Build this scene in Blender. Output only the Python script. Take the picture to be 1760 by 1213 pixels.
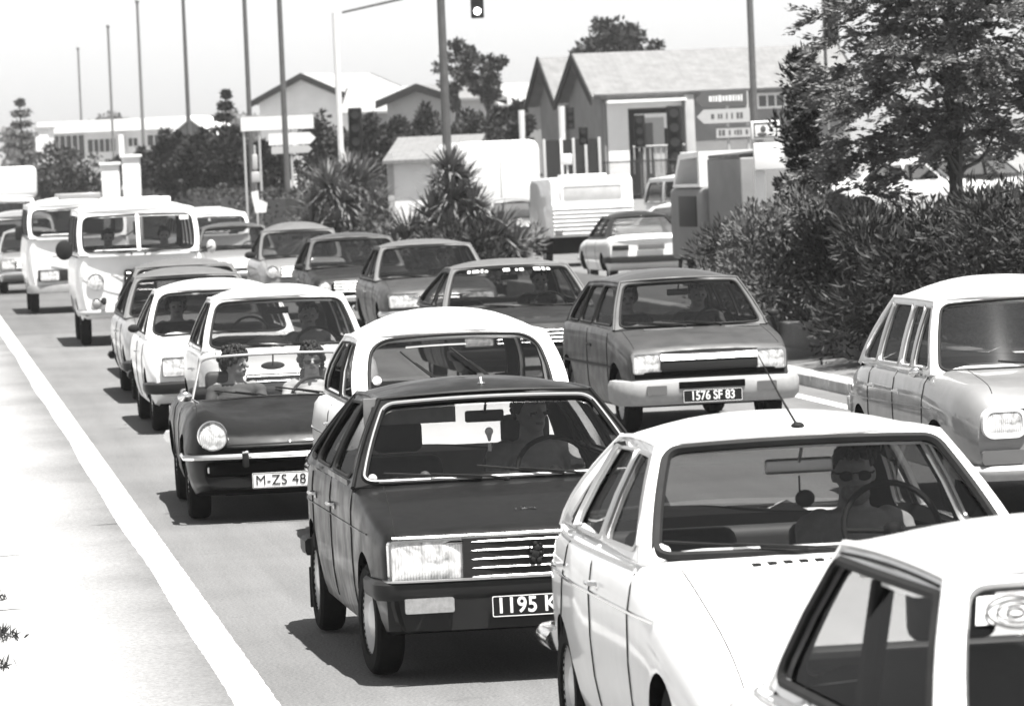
import bpy, bmesh, math, random
import numpy as np
from mathutils import Vector, Matrix, Euler
from mathutils.geometry import tessellate_polygon
random.seed(7)
PI = math.pi
sc = bpy.context.scene
col = sc.collection
for o in list(bpy.data.objects): bpy.data.objects.remove(o)

# ---------------------------------------------------------------- camera
CAM_H = 2.475
F_PX = 8263.7                      # focal length in photo pixels (1760 wide)
cam_d = bpy.data.cameras.new('camera'); cam = bpy.data.objects.new('camera', cam_d); col.objects.link(cam)
cam_d.sensor_width = 36; cam_d.lens = F_PX/1760*36
cam_d.clip_start = 0.5; cam_d.clip_end = 3000
pitch, roll = math.radians(2.283), math.radians(2.46)
cam.matrix_world = (Matrix.Translation((0, 0, CAM_H)) @ Matrix.Rotation(PI/2 - pitch, 4, 'X') @ Matrix.Rotation(-roll, 4, 'Z'))
cam_d.dof.use_dof = True; cam_d.dof.focus_distance = 27; cam_d.dof.aperture_fstop = 9
sc.camera = cam
# ---------------------------------------------------------------- light
sun_el, sun_az = math.radians(71.5), math.radians(146)      # azimuth clockwise from +Y (view direction)
sdir = Vector((math.sin(sun_az)*math.cos(sun_el), math.cos(sun_az)*math.cos(sun_el), math.sin(sun_el)))
sd = bpy.data.lights.new('sun', 'SUN'); sd.energy = 4.6; sd.angle = math.radians(0.6); sd.color = (1, .985, .96)
sun = bpy.data.objects.new('sun', sd); col.objects.link(sun); sun.location = (0, 0, 60)
sun.rotation_euler = sdir.to_track_quat('Z', 'Y').to_euler()
w = bpy.data.worlds.new('World'); sc.world = w; w.use_nodes = True
nt = w.node_tree; bg = nt.nodes['Background']
sky = nt.nodes.new('ShaderNodeTexSky'); sky.sky_type = 'NISHITA'; sky.sun_disc = False
sky.sun_elevation = sun_el; sky.sun_rotation = sun_az; sky.air_density = 1.0; sky.dust_density = 1.0; sky.ozone_density = 1.0
bw = nt.nodes.new('ShaderNodeRGBToBW'); nt.links.new(sky.outputs[0], bw.inputs[0]); nt.links.new(bw.outputs[0], bg.inputs[0])
bg.inputs[1].default_value = 0.076
sc.view_settings.view_transform = 'Standard'; sc.view_settings.look = 'None'
sc.view_settings.exposure = 1.55; sc.view_settings.gamma = 1.0; sc.view_settings.use_curve_mapping = False
sc.render.engine = 'CYCLES'
sc.cycles.max_bounces = 8; sc.cycles.transparent_max_bounces = 24

# ---------------------------------------------------------------- materials (the picture is black and white)
def mat(name, v, rough=.6, metal=0, spec=None, coat=0, noise=0, nscale=8, bump=0, bscale=60, emit=0, detail=6, dirt=0):
    m = bpy.data.materials.new(name); m.use_nodes = True; t = m.node_tree; p = t.nodes['Principled BSDF']
    spec = spec if spec is not None else (.15 if v < .03 else .5)
    p.inputs['Base Color'].default_value = (v, v, v, 1); p.inputs['Roughness'].default_value = rough
    p.inputs['Metallic'].default_value = metal; p.inputs['Specular IOR Level'].default_value = spec
    if coat: p.inputs['Coat Weight'].default_value = coat; p.inputs['Coat Roughness'].default_value = .06
    tc = t.nodes.new('ShaderNodeTexCoord')
    if noise:
        n = t.nodes.new('ShaderNodeTexNoise'); n.inputs['Scale'].default_value = nscale; n.inputs['Detail'].default_value = detail
        n.inputs['Roughness'].default_value = .65
        t.links.new(tc.outputs['Object'], n.inputs['Vector'])
        mr = t.nodes.new('ShaderNodeMapRange'); mr.inputs['From Min'].default_value = .3; mr.inputs['From Max'].default_value = .7
        mr.inputs['To Min'].default_value = v*(1-noise); mr.inputs['To Max'].default_value = v*(1+noise)
        t.links.new(n.outputs['Fac'], mr.inputs['Value']); t.links.new(mr.outputs[0], p.inputs['Base Color'])
    if dirt:
        n = t.nodes.new('ShaderNodeTexNoise'); n.inputs['Scale'].default_value = 5; n.inputs['Detail'].default_value = 8
        t.links.new(tc.outputs['Object'], n.inputs['Vector'])
        mr = t.nodes.new('ShaderNodeMapRange'); mr.inputs['From Min'].default_value = .35; mr.inputs['From Max'].default_value = .7
        mr.inputs['To Min'].default_value = rough; mr.inputs['To Max'].default_value = min(1, rough+dirt)
        t.links.new(n.outputs['Fac'], mr.inputs['Value']); t.links.new(mr.outputs[0], p.inputs['Roughness'])
    if bump:
        n = t.nodes.new('ShaderNodeTexNoise'); n.inputs['Scale'].default_value = bscale; n.inputs['Detail'].default_value = 8
        t.links.new(tc.outputs['Object'], n.inputs['Vector'])
        b = t.nodes.new('ShaderNodeBump'); b.inputs['Strength'].default_value = bump; b.inputs['Distance'].default_value = .02
        t.links.new(n.outputs['Fac'], b.inputs['Height']); t.links.new(b.outputs[0], p.inputs['Normal'])
    if emit:
        p.inputs['Emission Color'].default_value = (1, 1, 1, 1); p.inputs['Emission Strength'].default_value = emit
    return m
def paint(name, v, rough=.3, coat=.7): return mat(name, v, rough, coat=coat, noise=.07, nscale=3, dirt=.25, bump=.02, bscale=9)
M = {}
M['black_paint'] = paint('dark_paint', .006, .32, .15)
M['white_paint'] = paint('white_paint', .72, .35)
M['grey_paint'] = paint('mid_grey_paint', .036, .4, .25)
M['lgrey_paint'] = paint('light_grey_paint', .19, .4)
M['pale_paint'] = paint('pale_paint', .45, .4)
M['dgrey_paint'] = paint('dark_grey_paint', .015, .35, .2)
M['lip_shine'] = mat('bonnet_lip_reflection', .55, .35, .3)  # pale tone imitates the bright reflection on a grey bonnet lip
M['dlens2'] = mat('dark_indicator_lens', .10, .3, coat=.6)
M['dull_paint'] = mat('dull_roof_paint', .095, .6, noise=.12, nscale=6)
M['chrome'] = mat('chrome', .75, .12, 1)
M['dullmetal'] = mat('dull_metal', .5, .38, .9)
M['rubber'] = mat('rubber', .012, .7, noise=.3, spec=.2)
M['tyre'] = mat('tyre_rubber', .010, .9, spec=.1, noise=.3, bump=.2, bscale=40)
M['interior'] = mat('interior_trim', .013, .9, noise=.25, spec=.15)
M['seat'] = mat('seat_vinyl', .045, .6, noise=.2)
M['lseat'] = mat('pale_seat_vinyl', .13, .6, noise=.2)
M['under'] = mat('underbody', .004, 1, spec=0)
M['plastic'] = mat('black_plastic', .02, .5)
M['gplastic'] = mat('grey_bumper_plastic', .30, .55, noise=.12, nscale=12)
M['plate_black'] = mat('plate_black', .012, .4)
M['plate_white'] = mat('plate_white', .75, .4)
M['ink_white'] = mat('ink_white', .75, .5)
M['ink_black'] = mat('ink_black', .02, .5)
M['skin'] = mat('skin', .30, .5, noise=.1)
M['hair'] = mat('hair', .02, .6, noise=.3, nscale=60, bump=.4)
M['shirt_dark'] = mat('shirt_dark', .06, .8, noise=.2)
M['shirt_pale'] = mat('shirt_pale', .35, .8, noise=.2)
M['lip'] = mat('lip', .14, .5)
M['paper'] = mat('paper_sticker', .7, .6)
def glassmat(name, tint, refl=.65, rough=.03):
    m = bpy.data.materials.new(name); m.use_nodes = True; t = m.node_tree; t.nodes.clear()
    out = t.nodes.new('ShaderNodeOutputMaterial'); mx = t.nodes.new('ShaderNodeMixShader')
    tr = t.nodes.new('ShaderNodeBsdfTransparent'); tr.inputs[0].default_value = (tint, tint, tint, 1)
    gl = t.nodes.new('ShaderNodeBsdfGlossy'); gl.inputs['Roughness'].default_value = rough; gl.inputs[0].default_value = (refl, refl, refl, 1)
    lw = t.nodes.new('ShaderNodeLayerWeight'); pw = t.nodes.new('ShaderNodeMath'); pw.operation = 'POWER'; pw.inputs[1].default_value = 5
    fr = t.nodes.new('ShaderNodeMath'); fr.operation = 'MULTIPLY_ADD'; fr.inputs[1].default_value = .9; fr.inputs[2].default_value = .05
    t.links.new(lw.outputs['Facing'], pw.inputs[0]); t.links.new(pw.outputs[0], fr.inputs[0]); lw.inputs[0].default_value = .5
    t.links.new(fr.outputs[0], mx.inputs[0]); t.links.new(tr.outputs[0], mx.inputs[1]); t.links.new(gl.outputs[0], mx.inputs[2])
    t.links.new(mx.outputs[0], out.inputs[0]); return m
M['glass'] = glassmat('window_glass', .62)
M['side_glass'] = glassmat('side_window_glass', .55, .14)
M['lens'] = None
def lensmat():
    m = mat('headlight_lens', .55, .12, 0, spec=.8, coat=1)
    t = m.node_tree; p = t.nodes['Principled BSDF']; tc = t.nodes['Texture Coordinate']
    n = t.nodes.new('ShaderNodeTexNoise'); n.inputs['Scale'].default_value = 9; n.inputs['Detail'].default_value = 3; n.inputs['Distortion'].default_value = 1.2
    t.links.new(tc.outputs['Object'], n.inputs['Vector'])
    mr = t.nodes.new('ShaderNodeMapRange'); mr.inputs['From Min'].default_value = .35; mr.inputs['From Max'].default_value = .6
    mr.inputs['To Min'].default_value = .22; mr.inputs['To Max'].default_value = .85
    t.links.new(n.outputs['Fac'], mr.inputs['Value']); t.links.new(mr.outputs[0], p.inputs['Base Color'])
    wv = t.nodes.new('ShaderNodeTexWave'); wv.inputs['Scale'].default_value = 22; t.links.new(tc.outputs['Object'], wv.inputs['Vector'])
    b = t.nodes.new('ShaderNodeBump'); b.inputs['Strength'].default_value = .5; b.inputs['Distance'].default_value = .01
    t.links.new(wv.outputs['Fac'], b.inputs['Height']); t.links.new(b.outputs[0], p.inputs['Normal'])
    return m
M['lens'] = lensmat()
M['dlens'] = mat('indicator_lens', .28, .25, coat=.6, noise=.2, nscale=40)

# ---------------------------------------------------------------- mesh helpers
def tagk(o, label=None, cat=None, group=None, kind=None):
    if label: o['label'] = label
    if cat: o['category'] = cat
    if group: o['group'] = group
    if kind: o['kind'] = kind
    return o
def empty(name, loc, rz=0):
    o = bpy.data.objects.new(name, None); col.objects.link(o); o.location = loc; o.rotation_euler = (0, 0, rz)
    o.empty_display_size = .2
    return o
class MB:
    def __init__(s): s.v = []; s.f = []; s.m = []; s.k = 0
    def add(s, vs, fs, k=None):
        n = len(s.v); s.v += [tuple(q) for q in vs]; s.f += [tuple(i+n for i in f) for f in fs]; s.m += [s.k if k is None else k]*len(fs); return s
    def box(s, x0, x1, y0, y1, z0, z1, c=0, k=None):
        """box with optionally chamfered (c) edges"""
        if c <= 0:
            vs = [(x, y, z) for x in (x0, x1) for y in (y0, y1) for z in (z0, z1)]
            fs = [(0,1,3,2),(4,6,7,5),(0,4,5,1),(2,3,7,6),(0,2,6,4),(1,5,7,3)]
            return s.add(vs, fs, k)
        bm = bmesh.new(); bmesh.ops.create_cube(bm, size=1)
        for q in bm.verts: q.co = Vector(((x0+x1)/2+q.co.x*(x1-x0), (y0+y1)/2+q.co.y*(y1-y0), (z0+z1)/2+q.co.z*(z1-z0)))
        bmesh.ops.bevel(bm, geom=bm.edges[:], offset=c, segments=3, affect='EDGES', profile=.5)
        bm.verts.ensure_lookup_table(); bm.verts.index_update()
        s.add([q.co[:] for q in bm.verts], [[q.index for q in f.verts] for f in bm.faces], k); bm.free(); return s
    def tube(s, pts, r, n=8, closed=False, k=None, caps=True):
        pts = [Vector(q) for q in pts]; N = len(pts); rs = r if isinstance(r, (list, tuple)) else [r]*N
        T = []
        for i in range(N):
            a = pts[(i-1) % N] if (closed or i > 0) else pts[i]; b = pts[(i+1) % N] if (closed or i < N-1) else pts[i]
            d = (b-a); T.append(d.normalized() if d.length > 1e-9 else Vector((0, 0, 1)))
        up = Vector((0, 0, 1)) if abs(T[0].z) < .9 else Vector((1, 0, 0))
        u = T[0].cross(up).normalized(); vs = []
        for i in range(N):
            u = (u - T[i]*u.dot(T[i])); u = u.normalized() if u.length > 1e-6 else T[i].orthogonal().normalized(); w_ = T[i].cross(u)
            for j in range(n):
                a = 2*PI*j/n; vs.append(pts[i] + (u*math.cos(a)+w_*math.sin(a))*rs[i])
        fs = []
        for i in range(N if closed else N-1):
            for j in range(n):
                a = i*n+j; b = i*n+(j+1) % n; c = ((i+1) % N)*n+(j+1) % n; d = ((i+1) % N)*n+j; fs.append((a, b, c, d))
        if not closed and caps: fs += [tuple(range(n-1, -1, -1)), tuple((N-1)*n+j for j in range(n))]
        return s.add(vs, fs, k)
    def sweep(s, prof, path, closed=False, k=None, up=(0, 0, 1)):
        """prof: closed list of (out, z); path: points; out is the horizontal normal to the right of travel"""
        path = [Vector(q) for q in path]; N = len(path); n = len(prof); vs = []; U = Vector(up)
        for i in range(N):
            a = path[(i-1) % N] if (closed or i > 0) else path[i]; b = path[(i+1) % N] if (closed or i < N-1) else path[i]
            t = (b-a).normalized(); o_ = t.cross(U).normalized()
            for (a_, z_) in prof: vs.append(path[i]+o_*a_+U*z_)
        fs = []
        for i in range(N if closed else N-1):
            for j in range(n):
                fs.append((i*n+j, i*n+(j+1) % n, ((i+1) % N)*n+(j+1) % n, ((i+1) % N)*n+j))
        if not closed: fs += [tuple(range(n-1, -1, -1)), tuple((N-1)*n+j for j in range(n))]
        return s.add(vs, fs, k)
    def lathe(s, prof, c, axis='x', n=32, k=None):
        """prof list of (r, h) ; revolve round axis through c"""
        vs = []; m = len(prof); c = Vector(c)
        for j in range(n):
            a = 2*PI*j/n; ca, sa = math.cos(a), math.sin(a)
            for (r, h) in prof:
                p = {'x': (h, r*ca, r*sa), 'y': (r*ca, h, r*sa), 'z': (r*ca, r*sa, h)}[axis]; vs.append(c+Vector(p))
        fs = []
        for j in range(n):
            for i in range(m-1):
                fs.append((j*m+i, j*m+i+1, ((j+1) % n)*m+i+1, ((j+1) % n)*m+i))
        return s.add(vs, fs, k)
    def ball(s, c, r, n=12, m=8, k=None):
        rx, ry, rz = r if isinstance(r, (list, tuple)) else (r, r, r); vs = []; fs = []
        for i in range(1, m):
            th = PI*i/m
            for j in range(n):
                ph = 2*PI*j/n; vs.append((c[0]+rx*math.sin(th)*math.cos(ph), c[1]+ry*math.sin(th)*math.sin(ph), c[2]+rz*math.cos(th)))
        a = len(vs); vs += [(c[0], c[1], c[2]+rz), (c[0], c[1], c[2]-rz)]
        for i in range(m-2):
            for j in range(n): fs.append((i*n+j, (i+1)*n+j, (i+1)*n+(j+1) % n, i*n+(j+1) % n))
        for j in range(n): fs.append((a, j, (j+1) % n)); fs.append((a+1, (m-2)*n+(j+1) % n, (m-2)*n+j))
        return s.add(vs, fs, k)
    def prism(s, poly, y0, y1, plane='xz', k=None, holes=()):
        """extruded polygon with holes; plane 'xz' (extrude along y), 'yz' (along x), 'xy' (along z)"""
        loops = [list(poly)]+[list(h) for h in holes]
        tri = tessellate_polygon([[Vector((a, b, 0)) for a, b in l] for l in loops]); flat = [p for l in loops for p in l]; n = len(flat)
        def P(a, b, t): return {'xz': (a, t, b), 'yz': (t, a, b), 'xy': (a, b, t)}[plane]
        vs = [P(a, b, y0) for a, b in flat]+[P(a, b, y1) for a, b in flat]
        fs = [tuple(t) for t in tri]+[tuple(i+n for i in reversed(t)) for t in tri]; o_ = 0
        for l in loops:
            L = len(l)
            for i in range(L): j = (i+1) % L; fs.append((o_+i, o_+j, o_+j+n, o_+i+n))
            o_ += L
        return s.add(vs, fs, k)
    def grid(s, fn, nu, nv, k=None):
        vs = [fn(i/nu, j/nv) for i in range(nu+1) for j in range(nv+1)]; q = nv+1
        fs = [(i*q+j, (i+1)*q+j, (i+1)*q+j+1, i*q+j+1) for i in range(nu) for j in range(nv)]
        return s.add(vs, fs, k)
    def quad(s, a, b, c, d, k=None): return s.add([a, b, c, d], [(0, 1, 2, 3)], k)
    def mesh(s, name, mats, smooth=35, fixn=True, weld=0):
        me = bpy.data.meshes.new(name); me.from_pydata(s.v, [], s.f)
        for m_ in (mats if isinstance(mats, (list, tuple)) else [mats]): me.materials.append(m_)
        for p, k in zip(me.polygons, s.m): p.material_index = k
        if fixn or weld:
            bm = bmesh.new(); bm.from_mesh(me)
            if weld: bmesh.ops.remove_doubles(bm, verts=bm.verts[:], dist=weld)
            if fixn: bmesh.ops.recalc_face_normals(bm, faces=bm.faces[:])
            bm.to_mesh(me); bm.free()
        if smooth:
            for p in me.polygons: p.use_smooth = True
            me.set_sharp_from_angle(angle=math.radians(smooth))
        return me
    def build(s, name, mats, parent=None, smooth=35, fixn=True, weld=0, loc=None):
        o = bpy.data.objects.new(name, s.mesh(name, mats, smooth, fixn, weld)); col.objects.link(o)
        if parent: o.parent = parent
        if loc: o.location = loc
        return o
def bake(o):
    """apply the modifiers of o"""
    dg = bpy.context.evaluated_depsgraph_get(); me = bpy.data.meshes.new_from_object(o.evaluated_get(dg))
    o.modifiers.clear(); old = o.data; o.data = me; bpy.data.meshes.remove(old); return o
def tmpobj(me): o = bpy.data.objects.new('tmp', me); col.objects.link(o); return o
def kill(o):
    me = o.data; bpy.data.objects.remove(o); bpy.data.meshes.remove(me)
def cut(o, cutters):
    for c in cutters:
        m = o.modifiers.new('b', 'BOOLEAN'); m.operation = 'DIFFERENCE'; m.object = c; m.solver = 'EXACT'
    bake(o)
    for c in cutters: kill(c)
def smooth_me(me, ang=35):
    for p in me.polygons: p.use_smooth = True
    me.set_sharp_from_angle(angle=math.radians(ang))
def dup(o, parent=None):
    c = o.copy(); col.objects.link(c); c.parent = parent
    for ch in list(o.children): dup(ch, c)
    return c
def text(body, h, parent, mt, loc, rot=(PI/2, 0, 0), name='lettering', xs=1, ext=.002, align='CENTER', bold=0, spacing=1):
    cu = bpy.data.curves.new('t', 'FONT'); cu.body = body; cu.size = h*1.38; cu.align_x = align; cu.align_y = 'CENTER'; cu.extrude = ext; cu.offset = bold; cu.space_character = spacing
    t = bpy.data.objects.new('t', cu); col.objects.link(t); dg = bpy.context.evaluated_depsgraph_get()
    me = bpy.data.meshes.new_from_object(t.evaluated_get(dg)); bpy.data.objects.remove(t)
    me.name = name; me.materials.clear(); me.materials.append(mt)
    for v in me.vertices: v.co.x *= xs
    o = bpy.data.objects.new(name, me); col.objects.link(o); o.parent = parent; o.location = loc; o.rotation_euler = rot
    return o
def rrect(x0, x1, z0, z1, r, n=5):
    out = []
    for cx, cz, a0 in ((x1-r, z1-r, 0), (x0+r, z1-r, 90), (x0+r, z0+r, 180), (x1-r, z0+r, 270)):
        for i in range(n+1):
            a = math.radians(a0+90*i/n); out.append((cx+r*math.cos(a), cz+r*math.sin(a)))
    return out
def round_poly(P, r, n=5, sub=0):
    """rounded polygon; r number or list; sub: extra points on long edges"""
    out = []; N = len(P)
    for i in range(N):
        p = Vector(P[i]); a = Vector(P[i-1])-p; b = Vector(P[(i+1) % N])-p; rr = r[i] if isinstance(r, (list, tuple)) else r
        la, lb = a.length, b.length; a.normalize(); b.normalize(); ang = a.angle(b); d = min(rr/math.tan(ang/2), la*.48, lb*.48)
        s_, e_ = p+a*d, p+b*d
        for k in range(n+1):
            t = k/n; q = s_*(1-t)**2+p*2*t*(1-t)+e_*t*t; out.append((q.x, q.y))
    if sub:
        o2 = []
        for i in range(len(out)):
            a = Vector(out[i]); b = Vector(out[(i+1) % len(out)]); o2.append((a.x, a.y)); m = int((b-a).length/sub)
            for k in range(1, m+1): q = a.lerp(b, k/(m+1)); o2.append((q.x, q.y))
        out = o2
    return out
def pchip(P):
    xs = [p[0] for p in P]; ys = [p[1] for p in P]; n = len(xs)
    if n == 1: return lambda x: ys[0]
    h = [xs[i+1]-xs[i] for i in range(n-1)]; d = [(ys[i+1]-ys[i])/h[i] for i in range(n-1)]
    m = [d[0]]+[0 if d[i-1]*d[i] <= 0 else 2*d[i-1]*d[i]/(d[i-1]+d[i]) for i in range(1, n-1)]+[d[-1]]
    def f(x):
        if x <= xs[0]: return ys[0]
        if x >= xs[-1]: return ys[-1]
        i = max(k for k in range(n-1) if xs[k] <= x); t = (x-xs[i])/h[i]
        return ((2*t**3-3*t*t+1)*ys[i]+(t**3-2*t*t+t)*h[i]*m[i]+(-2*t**3+3*t*t)*ys[i+1]+(t**3-t*t)*h[i]*m[i+1])
    return f
def lerp(a, b, t): return a+(b-a)*t
# ---------------------------------------------------------------- road frame
RYAW = 7.07; _a = math.radians(RYAW)
RU = Vector((-math.sin(_a), math.cos(_a), 0)); RN = Vector((math.cos(_a), math.sin(_a), 0)); RE = Vector((-1.15, 22.25, 0))
def RP(o, d, z=0):
    """o metres right of the edge line, at depth y=d"""
    t = (d-RE.y-RN.y*o)/RU.y; p = RE+RN*o+RU*t; return Vector((p.x, p.y, z))

# ================================================================ setting: ground, road, kerbs, pavement
def groundmat(name, v, sc1, amp, sc2=90, amp2=.25, rough=.95, bump=.3, stain=None, streak=0):
    m = bpy.data.materials.new(name); m.use_nodes = True; t = m.node_tree; p = t.nodes['Principled BSDF']; p.inputs['Roughness'].default_value = rough; p.inputs['Specular IOR Level'].default_value = .2
    tc = t.nodes.new('ShaderNodeTexCoord')
    def noise(s_, d=6, r=.6):
        n = t.nodes.new('ShaderNodeTexNoise'); n.inputs['Scale'].default_value = s_; n.inputs['Detail'].default_value = d; n.inputs['Roughness'].default_value = r; t.links.new(tc.outputs['Object'], n.inputs['Vector']); return n
    def mrange(src, a, b, c_, d): q = t.nodes.new('ShaderNodeMapRange'); [q.inputs[k].__setattr__('default_value', x) for k, x in (('From Min', a), ('From Max', b), ('To Min', c_), ('To Max', d))]; t.links.new(src, q.inputs['Value']); return q.outputs[0]
    def mul(a, b): q = t.nodes.new('ShaderNodeMath'); q.operation = 'MULTIPLY'; t.links.new(a, q.inputs[0]); t.links.new(b, q.inputs[1]); return q.outputs[0]
    a = mrange(noise(sc1).outputs['Fac'], .3, .7, 1-amp, 1+amp); b = mrange(noise(sc2, 3).outputs['Fac'], .3, .7, 1-amp2, 1+amp2); c_ = mul(a, b)
    # sparse dark crumbs and pale grit
    vo = t.nodes.new('ShaderNodeTexVoronoi'); vo.inputs['Scale'].default_value = 38; t.links.new(tc.outputs['Object'], vo.inputs['Vector'])
    c_ = mul(c_, mrange(vo.outputs['Distance'], .08, .22, .72, 1.0))
    if streak:
        mp = t.nodes.new('ShaderNodeMapping'); mp.inputs['Scale'].default_value = (2.6, .12, 1); t.links.new(tc.outputs['Object'], mp.inputs[0])
        n2 = noise(1.0, 4); t.links.new(mp.outputs[0], n2.inputs['Vector']); c_ = mul(c_, mrange(n2.outputs['Fac'], .3, .7, 1-streak, 1+streak*.6))
        n3 = noise(1.7, 7, .7); c_ = mul(c_, mrange(n3.outputs['Fac'], .60, .72, 1.0, .80))
    if stain:
        sx_ = t.nodes.new('ShaderNodeSeparateXYZ'); t.links.new(tc.outputs['Object'], sx_.inputs[0])
        ns = noise(.9, 5); ad = t.nodes.new('ShaderNodeMath'); ad.operation = 'MULTIPLY_ADD'; t.links.new(ns.outputs['Fac'], ad.inputs[0]); ad.inputs[1].default_value = .9; t.links.new(sx_.outputs[0], ad.inputs[2])
        c_ = mul(c_, mrange(ad.outputs[0], stain[0], stain[1], stain[2], 1.0) if len(stain) == 3 else mrange(ad.outputs[0], *stain))
    q = t.nodes.new('ShaderNodeMath'); q.operation = 'MULTIPLY'; q.inputs[1].default_value = v; t.links.new(c_, q.inputs[0]); t.links.new(q.outputs[0], p.inputs['Base Color'])
    bp_ = t.nodes.new('ShaderNodeBump'); bp_.inputs['Strength'].default_value = bump; bp_.inputs['Distance'].default_value = .01; t.links.new(b, bp_.inputs['Height']); t.links.new(bp_.outputs[0], p.inputs['Normal'])
    return m
M['earth'] = groundmat('dusty_ground', .20, .15, .35)
M['forecourt'] = groundmat('forecourt_concrete', .24, .3, .3)
M['asphalt'] = groundmat('asphalt', .138, .35, .16, 60, .34, bump=.6, streak=.16)
M['asphalt_old'] = groundmat('older_asphalt', .10, .3, .2, 70, .16, streak=.14)
M['pave'] = groundmat('pale_pavement', .29, .45, .25, 50, .25, stain=(-.40, .30, 1.0, .42), bump=.6)
M['kerb'] = groundmat('kerb_stone', .42, 2.2, .30, 45, .25)
M['concrete'] = groundmat('rough_concrete', .13, .8, .35, 40, .2)
M['line'] = groundmat('road_paint', .55, 2.0, .2, 60, .1)
M['soil'] = mat('soil', .05, .95, noise=.4, nscale=3)
def struct(o): o['kind'] = 'structure'; return o
def frame_obj(m, name, mt, z=0):
    o = m.build(name, mt, smooth=30); o.location = (RE.x, RE.y, z); o.rotation_euler = (0, 0, math.radians(RYAW)); return struct(o)
# local frame: x = metres right of the edge line, y = metres along the road
m = MB(); m.quad((-1500, -60, 0), (1500, -60, 0), (1500, 2200, 0), (-1500, 2200, 0)); g = m.build('ground', M['earth']); struct(g); g.location = (0, 0, -.012)
m = MB(); m.quad((-.03, -60, 0), (7.6, -60, 0), (7.6, 56, 0), (-.05, 56, 0)); frame_obj(m, 'road', M['asphalt'], -.004)
m = MB(); m.quad((-.05, 56, 0), (7.6, 56, 0), (7.6, 190, 0), (-.05, 190, 0)); frame_obj(m, 'road', M['asphalt_old'], -.004)
m = MB(); m.quad((11.2, -60, 0), (19, -60, 0), (19, 190, 0), (11.2, 190, 0)); frame_obj(m, 'far_carriageway', M['asphalt'], -.004)
m = MB(); m.box(20.2, 60, 60, 118, -.3, .70); frame_obj(m, 'forecourt', M['forecourt'])
random.seed(11)
m = MB(); n_ = 1500; va = []      # worn pale kerb strip with uneven edges
for i in range(n_):
    y = -14+i*.09; e = .006*math.sin(y*.31)+.004*math.sin(y*.83+1)+random.uniform(-.002, .002); f_ = random.uniform(-.004, .004)
    va += [(-.215+e*1.6, y, .010), (-.20+e*1.6, y, .020), (-.0+f_-.012, y, .020), (-.0+f_, y, .012), (-.0+f_, y, -.05)]
m.add(va, [(i*5+j, i*5+j+1, (i+1)*5+j+1, (i+1)*5+j) for i in range(n_-1) for j in range(4)])
frame_obj(m, 'kerb', M['kerb'])
m = MB(); m.quad((-5.5, -20, .012), (-.02, -20, .012), (-.02, 165, .012), (-5.5, 165, .012)); frame_obj(m, 'pavement', M['pave'])
m = MB()      # a few cracks
for (xa, ya, xb, yb) in ((-1.35, 9.6, -.95, 9.7), (-1.3, 5.6, -1.05, 5.66), (-.42, 12.1, -.05, 12.2), (-.16, 8.8, .06, 8.86), (-2.2, 14.5, -1.4, 14.8), (-1.9, 20, -.6, 20.4), (-2.2, 31, -.5, 31.4)):
    pts = [Vector((lerp(xa, xb, t/8), lerp(ya, yb, t/8)+random.uniform(-.03, .03), .0145)) for t in range(9)]; vs = []
    for k, p in enumerate(pts): w_ = .012*math.sin(PI*(k+.5)/9)+.003; vs += [p+Vector((0, w_, 0)), p-Vector((0, w_, 0))]
    m.add(vs, [(2*k, 2*k+1, 2*k+3, 2*k+2) for k in range(8)])
frame_obj(m, 'pavement_cracks', M['soil'])
m = MB(); m.quad((7.10, -40, 0), (7.25, -40, 0), (7.25, 120, 0), (7.10, 120, 0)); frame_obj(m, 'lane_line', M['line'], 0.0)
m = MB()
for i in range(-20, 150): m.box(7.62, 7.86, i*1.0+.006, i+.994, -.06, .12+random.uniform(-.004, .004), .015)
frame_obj(m, 'median_kerb', M['kerb'])
m = MB()
for i in range(-10, 75):
    j = random.uniform(-.01, .01); m.add([(7.865, i*2+.01, .10), (8.55, i*2+.01, .16+j), (8.55, i*2+1.99, .16+j), (7.865, i*2+1.99, .10)], [(0, 1, 2, 3)])
frame_obj(m, 'median_paving', M['concrete'])
m = MB()
for i in range(-10, 30): m.box(8.56, 8.80, i*2+.004, i*2+1.996, 0, .44+random.uniform(-.006, .006), .02)
wl = m.build('low_wall', M['concrete']); wl.location = (RE.x, RE.y, 0); wl.rotation_euler = (0, 0, math.radians(RYAW)); tagk(wl, 'low rough concrete retaining wall below the median bushes', 'wall')
m = MB(); m.grid(lambda u, v: (lerp(8.8, 11.0, u), lerp(-20, 190, v), .30+.06*math.sin(v*60)*math.sin(u*3)), 6, 60); frame_obj(m, 'median_soil', M['soil'])
m = MB()
for i in range(-10, 150): m.box(11.0, 11.2, i+.006, i+.994, -.05, .14, .015)
frame_obj(m, 'median_kerb', M['kerb'])
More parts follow.
